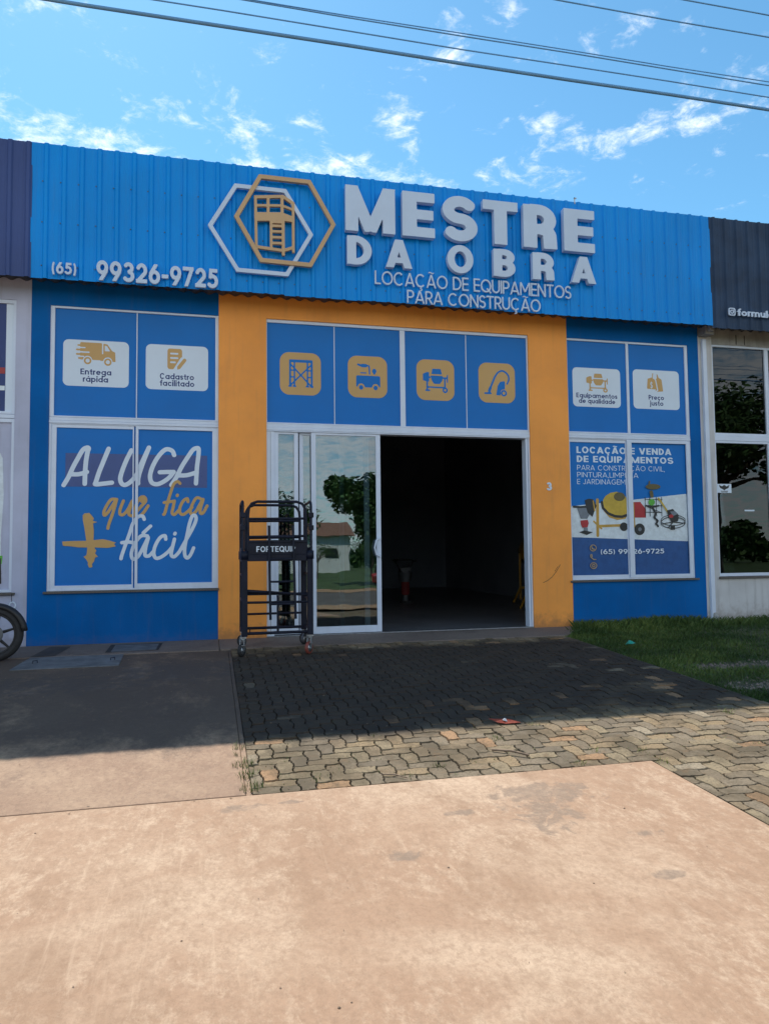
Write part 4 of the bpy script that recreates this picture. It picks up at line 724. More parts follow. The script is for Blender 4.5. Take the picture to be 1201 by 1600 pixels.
text('S', 6.820, 6.862, 3.73, .10, .17, M['film_w'], W3, .0315); box('lettering', M['film_w'], W3, 6.838, 6.844, .0313, .0319, 3.715, 3.845)
for t_, x0, x1, z, H_, wn in (('Entrega', -1.699, -1.312, 3.556, .078, W1), ('rápida', -1.668, -1.352, 3.458, .078, W1), ('Cadastro', -.690, -.240, 3.540, .080, W1), ('facilitado', -.690, -.236, 3.446, .080, W1),
        ('Equipamentos', 5.515, 6.226, 3.532, .074, W3), ('de qualidade', 5.556, 6.186, 3.446, .074, W3), ('Preço', 6.782, 7.060, 3.544, .076, W3), ('justo', 6.802, 7.046, 3.450, .076, W3)):
    text(t_, x0, x1, z, H_, .20, M['film_n'], wn, .0325)
# ---- lettering on the lower left window
box('print_panel', M['film_p'], W2, -1.868, -.062, .0355, .0359, 2.058, 2.500)  # flat plum band behind the script lettering
def script(strokes, wdt, m_, par, yf, nm='lettering'):
    for s in strokes:
        pp = smooth(s, 5) if len(s) > 2 else s; xs = [p[0] for p in pp]; zs = [p[1] for p in pp]
        ops.append(('r', pp, wdt))
for strokes, wdt, m_, yf in ((ALUGA, .058, M['film_w'], .0345), (FACIL, .046, M['film_w'], .0330), (QUEFICA, .040, M['film_g'], .0337)):
    ops = []; script(strokes, wdt, m_, W2, yf)
    xs = [p[0] for s in strokes for p in s]; zs = [p[1] for s in strokes for p in s]
    print_shape(ops, (min(xs)-.06, max(xs)+.06, min(zs)-.06, max(zs)+.06), .0065, yf, m_, W2, 'lettering')
print_shape([('p', PLUS[0]), ('p', PLUS[1])], (-1.95, -1.15, .95, 1.76), .006, .0325, M['film_g'], W2, 'lettering')
# ---- poster on the lower right window
for i, (c, kd, wd, pts) in enumerate(POSTER):
    mb = MB()
    xs = [p[0] for p in pts]; zs = [p[1] for p in pts]; op = ('p', pts) if kd == 'p' else ('r', pts, wd); pad = wd
    big = (max(xs)-min(xs)) > 1.5
    clip = [op]+[('-b', 0, 5.381, 0, 4, 0), ('-b', 7.416, 9, 0, 4, 0), ('-b', 5, 8, 0, .766, 0)]
    shape_mb(mb, clip, (max(5.36, min(xs)-pad), min(7.43, max(xs)+pad), min(zs)-pad, max(zs)+pad), .012 if big else .005, .0395-i*.00045)
    if mb.f: mb.build('poster_picture', M[c], W4)
for t_, x0, x1, z, H_, wt in (('LOCAÇÃO E VENDA', 5.497, 7.165, 2.658, .103, .23), ('DE EQUIPAMENTOS', 5.497, 7.197, 2.518, .100, .23), ('PARA CONSTRUÇÃO CIVIL,', 5.500, 7.033, 2.392, .080, .10), ('PINTURA,LIMPEZA', 5.497, 6.559, 2.282, .080, .10), ('E JARDINAGEM', 5.495, 6.328, 2.174, .080, .10), ('(65) 99326-9725', 5.852, 6.962, 1.086, .076, .17)):
    text(t_, x0, x1, z, H_, wt, M['film_w'], W4, .0388 if z > 2 else .0180, gap=.12 if t_[0] != '(' else None)

# ---- doors
MB().box(XC, .848, .015, .17, .0, ZR-.03).build('jamb', M['alu'], shop, bevel=.003); box('jamb_groove', M['sill'], shop, .795, .799, .0135, .018, .03, ZR-.04)
def leaf(x0, x1, y0, st_l, st_r, bot=.095, nm='sliding_door', z0=.022):
    z1 = ZR-.032
    d = MB().box(x0, x0+st_l, y0, y0+.035, z0, z1).box(x1-st_r, x1, y0, y0+.035, z0, z1).box(x0+st_l, x1-st_r, y0, y0+.035, z0, z0+bot).box(x0+st_l, x1-st_r, y0, y0+.035, z1-.03, z1).build(nm, M['alu'], shop, bevel=.003)
    box('pane', M['glass'], d, x0+st_l, x1-st_r, y0+.014, y0+.020, z0+bot, z1-.03); return d
leaf(.848, 1.184, .03, .057, .057, .09, 'side_light', .03)
leaf(1.204, 2.212, .075, .055, .075); leaf(.86, 1.85, .12, .055, .068)
dr = leaf(1.367, 2.370, .018, .066, .066)
MB().tube([(2.338, .02, 1.345), (2.335, -.03, 1.352), (2.285, -.035, 1.32), (2.262, -.035, 1.22), (2.285, -.035, 1.12), (2.335, -.03, 1.088), (2.338, .02, 1.095)], .013, 10).build('handle', M['alu'], dr)
MB().box(4.640, 4.672, .02, .16, 0, ZR-.03).box(4.678, XD, .012, .16, 0, ZR-.03).build('jamb', M['alu'], shop, bevel=.003)
MB().box(XC, XD, .0, .18, .001, .016).build('door_track', M['steel'], shop, bevel=.002)
# ---- shell and inside
MB().add([(XW, .22, .001), (XX, .22, .001), (XX, 13, .001), (XW, 13, .001)], [(0, 1, 2, 3)]).build('inner_floor', M['inner_floor'], shop)
MB().box(XW, XW+.12, .2, 13, 0, ZT).box(XX-.12, XX, .2, 13, 0, ZT).box(XW+.12, XX-.12, 12.9, 13, 0, ZT).build('inner_wall', M['inner_wall'], shop)
MB().box(XW, XX, .0, 13, ZT, ZT+.06).build('ceiling', M['inner_wall'], shop)
# ---- corrugated fascia
def fascia(x0, x1, m_, par, ph=0.0, zb=4.668, zt=6.432):
    per, nper = .2135, 5; x = x0; k = 0
    while x < x1-.01:
        xe = min(x+per*nper, x1); mb = MB(); prof = []
        n0 = math.floor((x-ph)/per)-1
        for i in range(n0, n0+nper+4):
            b0 = ph+i*per
            for dx, dy in ((0, 0), (.045, 0), (.058, .003), (.071, 0), (.098, 0), (.111, .003), (.124, 0), (.142, 0), (.160, .022), (.196, .022)): prof.append((b0+dx, dy))
        xl = xe+.012
        def at(q):
            for (a, ya), (c, yc) in zip(prof[:-1], prof[1:]):
                if a <= q <= c: return (q, ya+(yc-ya)*(q-a)/(c-a))
        prof = [at(x)]+[p for p in prof if x < p[0] < xl]+[at(xl)]
        y = -.387-(.0022 if k % 2 else 0); dzb = random.uniform(-.006, .006); tilt = random.uniform(-.003, .003)
        vs = []; nz = 6
        for q in range(nz+1):
            t = q/nz
            for a, d in prof: vs.append((a, y-d+tilt*(t-.5)+.0035*math.sin(a*5+q*1.7+k), (zb+dzb)*(1-t)+zt*t))
        n = len(prof); fs = [(q*n+i, q*n+i+1, (q+1)*n+i+1, (q+1)*n+i) for q in range(nz) for i in range(n-1)]
        o = mb.add(vs, fs).build('cladding_sheet', m_, par); s_ = o.modifiers.new('gauge', 'SOLIDIFY'); s_.thickness = .0015; s_.offset = -1
        # screws
        x += per*nper; k += 1
fascia(-2.242, 7.674, M['sheet'], shop, -2.242)
def eaves(x0, x1, par):                         # ends of the fibre roof sheets under the fascia
    mb = MB(); n = int((x1-x0)/.026); top = 5.02; vs = []
    for i in range(n+1): x = x0+(x1-x0)*i/n; c = math.sin(x*2*math.pi/.177); vs += [(x, -.10, 4.735+.018*c-(.012 if math.sin(x*.9+1) > .6 else 0)), (x, -.10, top), (x, -.37, 4.735+.028+.018*c)]
    fs = [(3*i, 3*i+3, 3*i+4, 3*i+1) for i in range(n)]+[(3*i+2, 3*i+5, 3*i+3, 3*i) for i in range(n)]
    mb.add(vs, fs, True).build('eaves_sheet', M['under'], par)
eaves(XW, XX, shop)
MB().box(XW, XX, -.345, -.30, 4.80, 4.86).box(XW, XX, -.345, -.30, 5.9, 5.96).build('fascia_rail', M['scaf'], shop)
sm_ = MB()
for i in range(46):
    for z in (4.83, 5.40, 5.93): x = -2.242+.2135*i+.135; sm_.lathe((x, -.3885-.004, z+random.uniform(-.004, .004)), (0, -1, 0), [(0, .009), (.005, .008), (.006, 0)], 6)
tag(sm_.build('fascia_screws', M['grey'], shop), kind='stuff')
# metal roof behind the fascia
MB().add([(XW, -.30, 5.15), (XX, -.30, 5.15), (XX, 13, 6.3), (XW, 13, 6.3), (XW, 13, 0), (XX, 13, 0)], [(0, 1, 2, 3), (3, 2, 5, 4)]).build('roof', M['under'], shop)
tag(MB().box(5.335, 5.352, -.395, -.380, 6.40, 6.50).box(5.335, 5.375, -.395, -.380, 6.485, 6.50).build('roof_bracket', M['steel'], None), 'small metal bracket sticking up above the blue fascia', 'bracket')
# scratches on the right pillar
MB().tube([(4.862, -.0125, .668), (4.93, -.0125, .695), (5.01, -.0125, .75), (5.08, -.0125, .83), (5.15, -.0125, .935)], .0035, 5).build('scratch', M['black'], shop)
MB().tube([(5.055, -.0125, .835), (5.09, -.0125, .88), (5.11, -.0125, .91)], .003, 5).build('scratch', M['black'], shop)

# ================================================================== SIGNS
def aty(x, z, y): k = (10.15+y)/9.69; return x*k, 1.13437+(z-1.13437)*k
def sgn(name, label, cat, yc=-.46): return thing(name, label, cat, (2.7, -.42, 5))
s1 = sgn('shop_name_sign', 'large raised pale letters of the shop name on the blue fascia', 'sign')
def big(txt, rng, z0, z1, w_, par, yf, th, gn='letter', m_=None):
    for ch, (a, b) in zip(txt, rng):
        ops, W = glyph(ch, w_); xa, za = aty(a, z0, yf); xb, zb = aty(b, z1, yf); sx = (xb-xa)/W
        shape_mb(MB(), ops, (-.1, W+.15, -.1, 1.1), .016, yf, th, xa, za, sx, zb-za).build(gn, m_ or M['letter'], par, fix=True)
big('MESTRE', [(1.801, 2.512), (2.618, 3.098), (3.206, 3.756), (3.832, 4.378), (4.466, 5.020), (5.118, 5.624)], 5.632, 6.284, .27, s1, -.515, .085)
big('DAOBRA', [(1.820, 2.176), (2.370, 2.756), (3.272, 3.678), (3.984, 4.332), (4.598, 4.956), (5.224, 5.630)], 5.156, 5.560, .25, s1, -.505, .075)
def hexa(pts, t):
    cx_ = sum(p[0] for p in pts)/6; cz_ = sum(p[1] for p in pts)/6; R_ = .60
    return [('p', [(p[0], p[1]) for p in pts]), ('-p', [(cx_+(p[0]-cx_)*(1-t), cz_+(p[1]-cz_)*(1-t)) for p in pts])]
s2 = sgn('logo_sign', 'raised logo of two overlapping hexagon outlines around a gold scaffold tower', 'sign')
f_ = lambda y: (lambda p: aty(p[0], p[1], y))
pw = [f_(-.475)(p) for p in [(-.060, 5.525), (.288, 6.130), (.980, 6.126), (1.348, 5.520), (1.003, 4.910), (.316, 4.920)]]
pg = [f_(-.500)(p) for p in [(.282, 5.682), (.612, 6.296), (1.314, 6.292), (1.662, 5.694), (1.325, 5.066), (.628, 5.080)]]
print_shape(hexa(pw, .088), (-.1, 1.4, 4.8, 6.3), .012, -.475, M['letter'], s2, 'white_hexagon', .045)
print_shape(hexa(pg, .092), (.2, 1.75, 4.9, 6.4), .012, -.500, M['gold'], s2, 'gold_hexagon', .05)
def ep(px, py): return aty(.54+(px-362)*.00227, 5.147+(595-py+.11*(px-362))*.0024, -.48)
em = [('s', [(373, 244), (379, 560)], .036), ('s', [(365, 252), (535, 250), (602, 296)], .042), ('s', [(370, 300), (530, 304), (597, 330)], .032), ('p', [(366, 340), (530, 344), (600, 372), (602, 402), (530, 392), (368, 390)]), ('s', [(448, 250), (448, 350)], .038), ('s', [(531, 246), (531, 350)], .040), ('s', [(597, 286), (598, 580)], .036),
      ('s', [(465, 385), (466, 560)], .034), ('s', [(537, 385), (538, 595)], .040), ('s', [(372, 538), (538, 566), (603, 548)], .040)]
em += [('s', [(466, y), (537, y+4)], .034) for y in (398, 420, 452, 486, 520)]
print_shape(mp(em, ep), (.5, 1.15, 5.1, 6.05), .0075, -.48, M['gold'], s2, 'scaffold_emblem', .04)
s3 = sgn('phone_number_sign', 'raised white phone number on the lower left of the blue fascia', 'sign')
def row(txt, xa, xb, z0, z1, w_, par, yf, th, nm, gap=None, lift=True):
    lay, tot = layout(txt, w_, (.16-w_*.3) if gap is None else gap); A, za = aty(xa, z0, yf); B, zb = aty(xb, z1, yf); sx = (B-A)/tot
    for ch, ops, W, x in lay:
        if ch == ' ' or not ops: continue
        shape_mb(MB(), ops, (-.1, W+.15, -.33, 1.36), .022, yf, th, A+x*sx, za, sx, zb-za).build(nm, M['letter'], par, fix=True)
row('(65)', -1.971, -1.684, 4.715, 4.865, .19, s3, -.452, .03, 'digit', .10); row('99326-9725', -1.442, .076, 4.672, 4.932, .19, s3, -.455, .032, 'digit', .085)
s4 = sgn('slogan_sign', 'two lines of thin raised white capitals under the shop name', 'sign')
row('LOCAÇÃO DE EQUIPAMENTOS', 2.208, 5.212, 4.898, 5.092, .115, s4, -.45, .025, 'letter', .07); row('PARA CONSTRUÇÃO', 2.672, 4.712, 4.664, 4.850, .115, s4, -.45, .025, 'letter', .07)
hn = thing('house_number', 'small pale raised house number on the right orange pillar', 'sign', (4.99, -.02, 2.1))
ops, W = glyph('3', .24); shape_mb(MB(), ops, (-.1, .8, -.1, 1.1), .02, -.024, .012, 4.952, 2.066, .088/W, .122).build('digit', M['film_w'], hn, fix=True)

# ================================================================== NEIGHBOURS
nl = thing('left_neighbour_shop', 'pale lilac shop with purple grey fascia at the left edge', 'building', (-7, 0, 0))
MB().box(-2.482, XW, -.004, .2, 0, ZT).box(-12, -2.482, -.004, .2, 0, .655).box(-12, -2.482, -.004, .2, 4.494, ZT).box(-12.2, -12, -.004, .2, 0, ZT).build('wall', M['lilac_wall'], nl)
fascia(-12.2, -2.2425, M['sheet_l'], nl, -2.242-.2135*50); eaves(-12.2, XW, nl)
for (z0, z1) in ((2.99, 4.494), (.69, 2.93)):
    for i in range(4):
        a = -2.482-(i+1)*2.35; c = -2.482-i*2.35
        wn = MB().box(a, a+.035, .01, .06, z0, z1).box(c-.035, c, .01, .06, z0, z1).box(a+.035, c-.035, .01, .06, z0, z0+.035).box(a+.035, c-.035, .01, .06, z1-.05, z1).build('window', M['alu'], nl, bevel=.003)
        box('pane', M['glass_dark'], wn, a+.035, c-.035, .045, .05, z0+.035, z1-.05)
        if i == 0:
            if z0 > 2: 
                MB().box(c-.125, c-.035, .034, .036, z0+.035, z1-.05).build('poster', M['film_w'], wn); MB().box(a+.035, c-.125, .034, .036, z0+.035, z1-.05).build('poster', M['film_n'], wn)
                box('poster', M['red'], wn, a+.035, c-.13, .030, .032, 3.52, 3.60); box('poster', M['pwhite'], wn, a+.035, c-.13, .028, .030, 3.30, 3.36)
            else:
                MB().box(a+.035, c-.035, .034, .036, z0+.035, z1-.05).build('poster', M['lilac_wall'], wn); print_shape([('p', [(-3.5, 2.45), (-2.66, 2.50), (-2.62, 2.42), (-2.60, 1.9), (-2.625, 1.4), (-2.62, 1.15), (-3.5, 1.15)])], (-3.6, -2.55, 1.1, 2.6), .02, .032, M['pwhite'], wn, 'poster')
                print_shape([('p', [(-3.5, 1.15), (-2.60, 1.16), (-2.61, 1.05), (-3.5, 1.02)])], (-3.6, -2.55, .95, 1.2), .01, .0315, M['pgreen'], wn, 'poster'); print_shape([('p', [(-3.5, 1.13), (-2.62, 1.13), (-2.61, .80), (-3.5, .8)])], (-3.6, -2.55, .75, 1.2), .01, .0312, M['black'], wn, 'poster')
MB().box(-12, -2.482, .005, .07, 2.935, 2.985).build('transom', M['alu'], nl, bevel=.003); MB().box(-12, -2.44, -.04, .1, .655, .688).build('sill', M['sill'], nl, bevel=.004)
MB().add([(-12, 1.2, 0), (-2.4, 1.2, 0), (-2.4, 1.2, 5), (-12, 1.2, 5)], [(0, 1, 2, 3)]).build('inner_wall', M['inner_wall'], nl)
MB().add([(-12.2, -.30, 5.15), (XW, -.30, 5.15), (XW, 13, 6.3), (-12.2, 13, 6.3), (-12.2, 13, 0), (XW, 13, 0), (-12.2, .2, 0), (-12.2, .2, 5.1)], [(0, 1, 2, 3), (3, 2, 5, 4), (7, 3, 4, 6)]).build('roof', M['under'], nl)
hc = thing('hanging_cable_coil', 'small pale coil of cable hanging from the left neighbour sill', 'cable', (-2.47, -.05, .5))
MB().tube([(-2.470, -.045, .67), (-2.466, -.05, .62), (-2.462, -.05, .565)], .004, 6).build('cord', M['scaf'], hc)
MB().tube([(-2.455+.036*math.sin(t*.523), -.05, .525+.045*math.cos(t*.523)) for t in range(12)], .009, 6, closed=True).build('coil', M['film_w'], hc)
nr = thing('right_neighbour_shop', 'white shop with tall dark glass and charcoal fascia at the right edge', 'building', (13, 0, 0))
MB().box(XX, 7.95, -.0, .2, -.02, 4.62).box(7.95, 17.6, -.0, .2, -.02, .665).box(17.6, 17.9, 0, .2, -.02, 4.62).build('wall', M['white_wall'], nr)
MB().box(XX, 17.9, .004, .2, 4.62, ZT).box(7.95, 17.6, .004, .2, 4.50, 4.62).build('beam', M['conc_beam'], nr)
MB().box(7.741, 7.815, -.055, -.0, .0, 4.56).build('downpipe', M['alu'], nr, bevel=.01); MB().tube([(7.80, -.03, .12), (7.80, -.06, .06), (7.80, -.12, .03)], .045, 10).build('pipe_outlet', M['conc_beam'], nr)
MB().box(7.70, 7.86, -.20, .0, 4.60, 4.74).box(7.72, 7.80, -.28, -.20, 4.63, 4.72).build('purlin_end', M['conc_beam'], nr, bevel=.006)
fascia(7.6745, 18, M['sheet_r'], nr, -2.242, 4.64, 6.43); eaves(XX, 18, nr)
for (z0, z1) in ((2.99, 4.50), (.705, 2.91)):
    for i in range(4):
        a = 7.95+i*1.06 if i < 2 else 7.95+2.12+(i-2)*2.4; c = a+(1.06 if i < 2 else 2.4); l_ = .025 if i == 0 else .03
        wn = MB().box(a, a+l_, .012, .06, z0, z1).box(c-.04, c, .012, .06, z0, z1).box(a+l_, c-.04, .012, .06, z0, z0+.05).box(a+l_, c-.04, .012, .06, z1-.035, z1).build('window', M['alu'], nr, bevel=.003)
        pn = box('pane', M['glass_dark'], wn, a+l_, c-.04, .040, .046, z0+.05, z1-.035)
        if i == 0 and z0 < 2:
            st = box('sticker', M['film_w'], wn, 7.985, 8.255, .036, .038, 2.06, 2.205)
            print_shape([('p', [(8.02, 2.19), (8.08, 2.165), (8.10, 2.18), (8.12, 2.19), (8.14, 2.18), (8.16, 2.165), (8.22, 2.19), (8.20, 2.14), (8.15, 2.12), (8.12, 2.10), (8.09, 2.12), (8.04, 2.14)]), ('b', 8.05, 8.19, 2.082, 2.092, .004), ('b', 8.06, 8.18, 2.067, 2.075, .003)], (8.0, 8.24, 2.05, 2.2), .003, .0355, M['black'], wn, 'sticker_print')
            box('sticker', M['film_w'], wn, 8.49, 8.68, .036, .038, 1.76, 1.785)
MB().box(7.955, 17.6, .005, .07, 2.912, 2.988).build('transom', M['alu'], nr, bevel=.003); MB().box(7.93, 17.6, -.035, .1, .667, .700).build('sill', M['sill'], nr, bevel=.004)
MB().add([(7.9, 1.6, 0), (18, 1.6, 0), (18, 1.6, 5), (7.9, 1.6, 5)], [(0, 1, 2, 3)]).build('inner_wall', M['inner_wall'], nr)
MB().add([(XX, -.30, 5.15), (18, -.30, 5.15), (18, 13, 6.3), (XX, 13, 6.3), (XX, 13, 0), (18, 13, 0)], [(0, 1, 2, 3), (3, 2, 5, 4)]).build('roof', M['under'], nr)
for x in (8.42, 8.58): box('beam_crack', M['black'], nr, x, x+.012, .0, .006, 4.52, 4.68)
ns = thing('neighbour_sign', 'small white raised name and camera symbol on the charcoal fascia', 'sign', (8.4, -.42, 4.9))
xa, za = aty(7.931, 4.830, -.45); xb, zb = aty(8.054, 4.956, -.45)
print_shape([('b', xa, xb, za, zb, .03), ('-b', xa+.017, xb-.017, za+.017, zb-.017, .018), ('e', (xa+xb)/2, (za+zb)/2, .034, .034), ('-e', (xa+xb)/2, (za+zb)/2, .019, .019), ('e', xb-.033, zb-.033, .007, .007)], (xa, xb, za, zb), .004, -.45, M['letter'], ns, 'camera_symbol', .02)
row('formula', 8.088, 8.775, 4.836, 4.946, .22, ns, -.45, .02, 'letter', .07)
# ================================================================== OBJECTS
# ---- folding mobile scaffold
sf = thing('mobile_scaffold', 'dark blue folding scaffold tower on castors standing left of the glass door', 'scaffold', (.75, -1.24, 0))
FY, RY = -1.55, -.93; S_ = M['scaf']
def sq(x, y, z0, z1, a=.034): return MB().box(x-a, x+a, y-a, y+a, z0, z1)
for y in (FY, RY):
    for x in (.373, 1.135): sq(x, y, .19, 1.12).build('post', S_, sf, bevel=.008); MB().lathe((x, y, 1.08), (0, 0, 1), [(0, .0), (0, .046), (.10, .046), (.10, 0)], 14).build('collar', S_, sf)
    loop = [(.412, y, 1.06), (.412, y, 1.60), (.422, y, 1.68), (.455, y, 1.735), (.52, y, 1.758), (.98, y, 1.758), (1.045, y, 1.735), (1.08, y, 1.68), (1.09, y, 1.60), (1.09, y, 1.06)]
    MB().tube(loop, .0165, 10).build('guard_rail', S_, sf)
    MB().tube([(.41, y, 1.555), (1.092, y, 1.56)], .0145, 8).build('guard_bar', S_, sf); MB().tube([(.41, y, 1.345), (1.092, y, 1.352)], .0145, 8).build('guard_bar', S_, sf)
    MB().tube([(.373, y, .225), (1.135, y, .225)], .018, 8).build('cross_bar', S_, sf); (MB().tube([(.373, y, .582), (1.135, y, .575)], .0145, 8).build('cross_bar', S_, sf) if y == FY else None)
for x in (.352, 1.150):
    MB().tube([(x, FY, 1.1), (x, FY, 1.70), (x, FY+.03, 1.752), (x, FY+.09, 1.765), (x, RY-.09, 1.765), (x, RY-.03, 1.752), (x, RY, 1.70), (x, RY, 1.1)], .016, 10).build('side_rail', S_, sf)
    MB().tube([(x, FY, 1.50), (x, RY, 1.50)], .013, 8).build('side_bar', S_, sf); MB().box(x-.012, x+.012, FY+.04, RY-.04, 1.06, 1.22).build('side_board', S_, sf)
    for z in (.24, .60, .9): MB().tube([(x, FY, z), (x, RY, z)], .014, 8).build('side_bar', S_, sf)
    for z in (1.45, 1.60): MB().box(x-.03, x+.03, FY-.025, FY+.02, z-.03, z+.03).build('clamp', S_, sf, bevel=.006)
MB().tube([(.40, FY+.02, .712), (.75, FY+.03, .69), (1.10, FY+.02, .655)], [.022, .013, .016], 8).build('fold_brace', S_, sf); MB().tube([(.40, FY+.05, .675), (1.12, FY+.05, .672)], .013, 8).build('fold_brace', S_, sf)
MB().tube([(.40, RY, .40), (1.10, RY, .40)], .0145, 8).build('cross_bar', S_, sf)
MB().tube([(.757, FY+.02, .23), (.757, FY+.02, .66)], .014, 8).build('centre_strut', S_, sf)
bd = MB().box(.415, 1.088, FY-.012, FY+.012, 1.135, 1.275).box(.415, 1.088, FY-.020, FY+.02, 1.275, 1.305).box(.415, 1.088, FY-.020, FY+.02, 1.060, 1.135).build('toe_board', S_, sf, bevel=.004)
text('FORTEQUIP', .508, .962, 1.168, .066, .20, M['film_w'], bd, FY-.0135, .001, gap=.10, res=.03)
MB().box(.40, 1.10, RY-.012, RY+.012, 1.10, 1.28).build('toe_board', S_, sf, bevel=.004)
MB().box(.40, 1.10, FY+.03, RY-.03, 1.075, 1.10).build('deck', M['under'], sf)
lad = MB().tube([(.652, FY-.05, 1.475), (.655, FY-.06, .95), (.666, FY-.06, .380)], .0145, 8).tube([(.930, FY-.05, 1.475), (.942, FY-.06, .95), (.957, FY-.06, .385)], .0145, 8).build('ladder', S_, sf)
for z in (.56, .82, 1.08, 1.34): MB().tube([(.66, FY-.06, z), (.945, FY-.06, z)], .012, 8).build('rung', S_, lad)
for x in (.43, 1.07): MB().tube([(x, FY-.02, .25), (x, FY-.05, .25), (x, FY-.05, .29)], .006, 6).build('hook', S_, sf)
def castor(x, y, ang, zf, red):
    c = MB().box(x-.036, x+.036, y-.036, y+.036, .172, .192).lathe((x, y, .150), (0, 0, 1), [(0, 0), (0, .028), (.022, .028), (.022, 0)], 12).build('castor', M['steel'], sf)
    r = .072; d = Vector((math.cos(ang), math.sin(ang), 0)); n = Vector((-d.y, d.x, 0)); wc = Vector((x, y, zf+r))+n*.03
    MB().lathe(wc-d*.018, d, [(0, .048), (0, r-.006), (.006, r), (.030, r), (.036, r-.006), (.036, .048)], 24).build('tyre', M['redrub'] if red else M['rubber'], c)
    MB().lathe(wc-d*.016, d, [(0, 0), (0, .048), (.032, .048), (.032, 0)], 20).lathe(wc-d*.022, d, [(0, 0), (0, .014), (.044, .014), (.044, 0)], 10).build('hub', M['steel'], c)
    for s in (-1, 1):
        p = wc+d*(.026*s); q = Vector((x, y, .155))+d*(.022*s); a = n*.016
        MB().add([p-a-Vector((0, 0, .012)), p+a-Vector((0, 0, .012)), q+a, q-a]+[v+d*(.004*s) for v in (p-a-Vector((0, 0, .012)), p+a-Vector((0, 0, .012)), q+a, q-a)], [(0, 1, 2, 3), (7, 6, 5, 4), (0, 4, 5, 1), (1, 5, 6, 2), (2, 6, 7, 3), (3, 7, 4, 0)]).build('fork', M['steel'], c, fix=True)
    MB().box(x-.02, x+.02, y-.07, y-.04, .095, .102).build('brake_pedal', M['steel'], c)
castor(.355, FY-.01, 2.6, zg(FY)-.003, False); castor(1.130, FY-.01, 2.5, zg(FY)-.003, True); castor(.385, RY, .7, .0, False); castor(1.150, RY, .5, .0, False)
for o in [o for o in bpy.data.objects if o.parent == sf and o.name.startswith('castor')]: pass

# ---- motorcycle, its front wheel in view
mc = thing('motorcycle', 'black motorcycle parked along the wall with its front wheel at the left edge', 'motorcycle', (-2.95, -1.25, 0))
WX, WY, WR = -2.345, -1.25, .305; WZ = zg(WY)+WR-.006
def wheel(cx_, r, parent, tw=.045):
    z = zg(WY)+r-.006
    wl = MB().lathe((cx_, WY-tw, z), (0, 1, 0), [(0.012, r-.075), (0, r-.045), (.018, r-.012), (tw, r), (2*tw-.018, r-.012), (2*tw, r-.045), (2*tw-.012, r-.075)], 44, closed=True).build('wheel', M['rubber'], parent)
    MB().lathe((cx_, WY-.03, z), (0, 1, 0), [(0, r-.095), (0, r-.070), (.06, r-.070), (.06, r-.095)], 44, closed=True).build('rim', M['black'], wl)
    sp = MB()
    for k in range(6):
        a = k*math.pi/3+.15; sp.tube([(cx_+.04*math.cos(a), WY, z+.04*math.sin(a)), (cx_+(r-.08)*math.cos(a+.12), WY, z+(r-.08)*math.sin(a+.12))], [.020, .012], 8)
    sp.build('spokes', M['black'], wl)
    MB().lathe((cx_, WY-.055, z), (0, 1, 0), [(0, 0), (0, .045), (.11, .045), (.11, 0)], 20).build('hub', M['grey'], wl)
    MB().lathe((cx_, WY-.048, z), (0, 1, 0), [(0, .05), (0, .105), (.005, .105), (.005, .05)], 28, closed=True).build('brake_disc', M['grey'], wl); return z
wheel(WX, WR, mc); wheel(-3.58, .30, mc, .052)
fen = MB(); n = 18; vs = []
for i in range(n+1):
    a = R(5+150*i/n); r = WR+.030
    for y, dr in ((-.058, -.035), (-.045, 0), (0, .012), (.045, 0), (.058, -.035)): vs.append((WX+(r+dr)*math.cos(a), WY+y, WZ+(r+dr)*math.sin(a)))
fen.add(vs, [(i*5+j, i*5+j+1, i*5+j+6, i*5+j+5) for i in range(n) for j in range(4)], True).build('front_fender', M['black'], mc).modifiers.new('t', 'SOLIDIFY').thickness = .004
for s in (-1, 1): MB().tube([(WX, WY+.075*s, WZ), (WX-.13, WY+.075*s, WZ+.32), (WX-.26, WY+.075*s, WZ+.62)], [.024, .024, .017], 10).build('fork_leg', M['steel'], mc)
MB().tube([(-2.62, -1.62, 1.02), (-2.58, -1.5, 1.03), (-2.53, -1.35, .97), (-2.53, -1.15, .97), (-2.58, -1.0, 1.03), (-2.62, -.88, 1.02)], .013, 8).build('handlebar', M['steel'], mc)
MB().lathe((-2.45, WY, .86), (1, 0, -.1), [(-.12, 0), (-.10, .05), (0, .085), (.03, .085), (.035, 0)], 20).build('headlight', M['black'], mc)
MB().tube([(-2.60, WY, .82), (-2.80, WY, .84), (-3.02, WY, .80)], [.09, .15, .08], 16).build('fuel_tank', M['red'], mc); MB().tube([(-2.98, WY, .80), (-3.2, WY, .79), (-3.62, WY, .85)], [.07, .12, .07], 14).build('seat', M['black'], mc)
MB().tube([(-2.72, WY, .38), (-2.95, WY, .36), (-3.10, WY, .42)], [.10, .14, .10], 12).tube([(-2.85, WY, .40), (-2.78, WY, .66)], [.08, .07], 12).build('engine', M['grey'], mc)
MB().tube([(-2.62, WY, .80), (-2.72, WY, .35), (-3.15, WY, .30), (-3.58, WY, .30)], .02, 8).tube([(-2.62, WY, .80), (-3.1, WY, .70), (-3.5, WY, .80)], .018, 8).tube([(-3.15, WY, .30), (-3.15, WY, .72)], .018, 8).build('frame', M['black'], mc)
MB().tube([(-2.80, WY-.12, .32), (-3.1, WY-.14, .22), (-3.75, WY-.16, .34)], [.02, .03, .045], 10).build('exhaust', M['steel'], mc); MB().tube([(-3.1, WY, .25), (-3.12, WY-.2, .02)], .01, 6).build('side_stand', M['black'], mc)

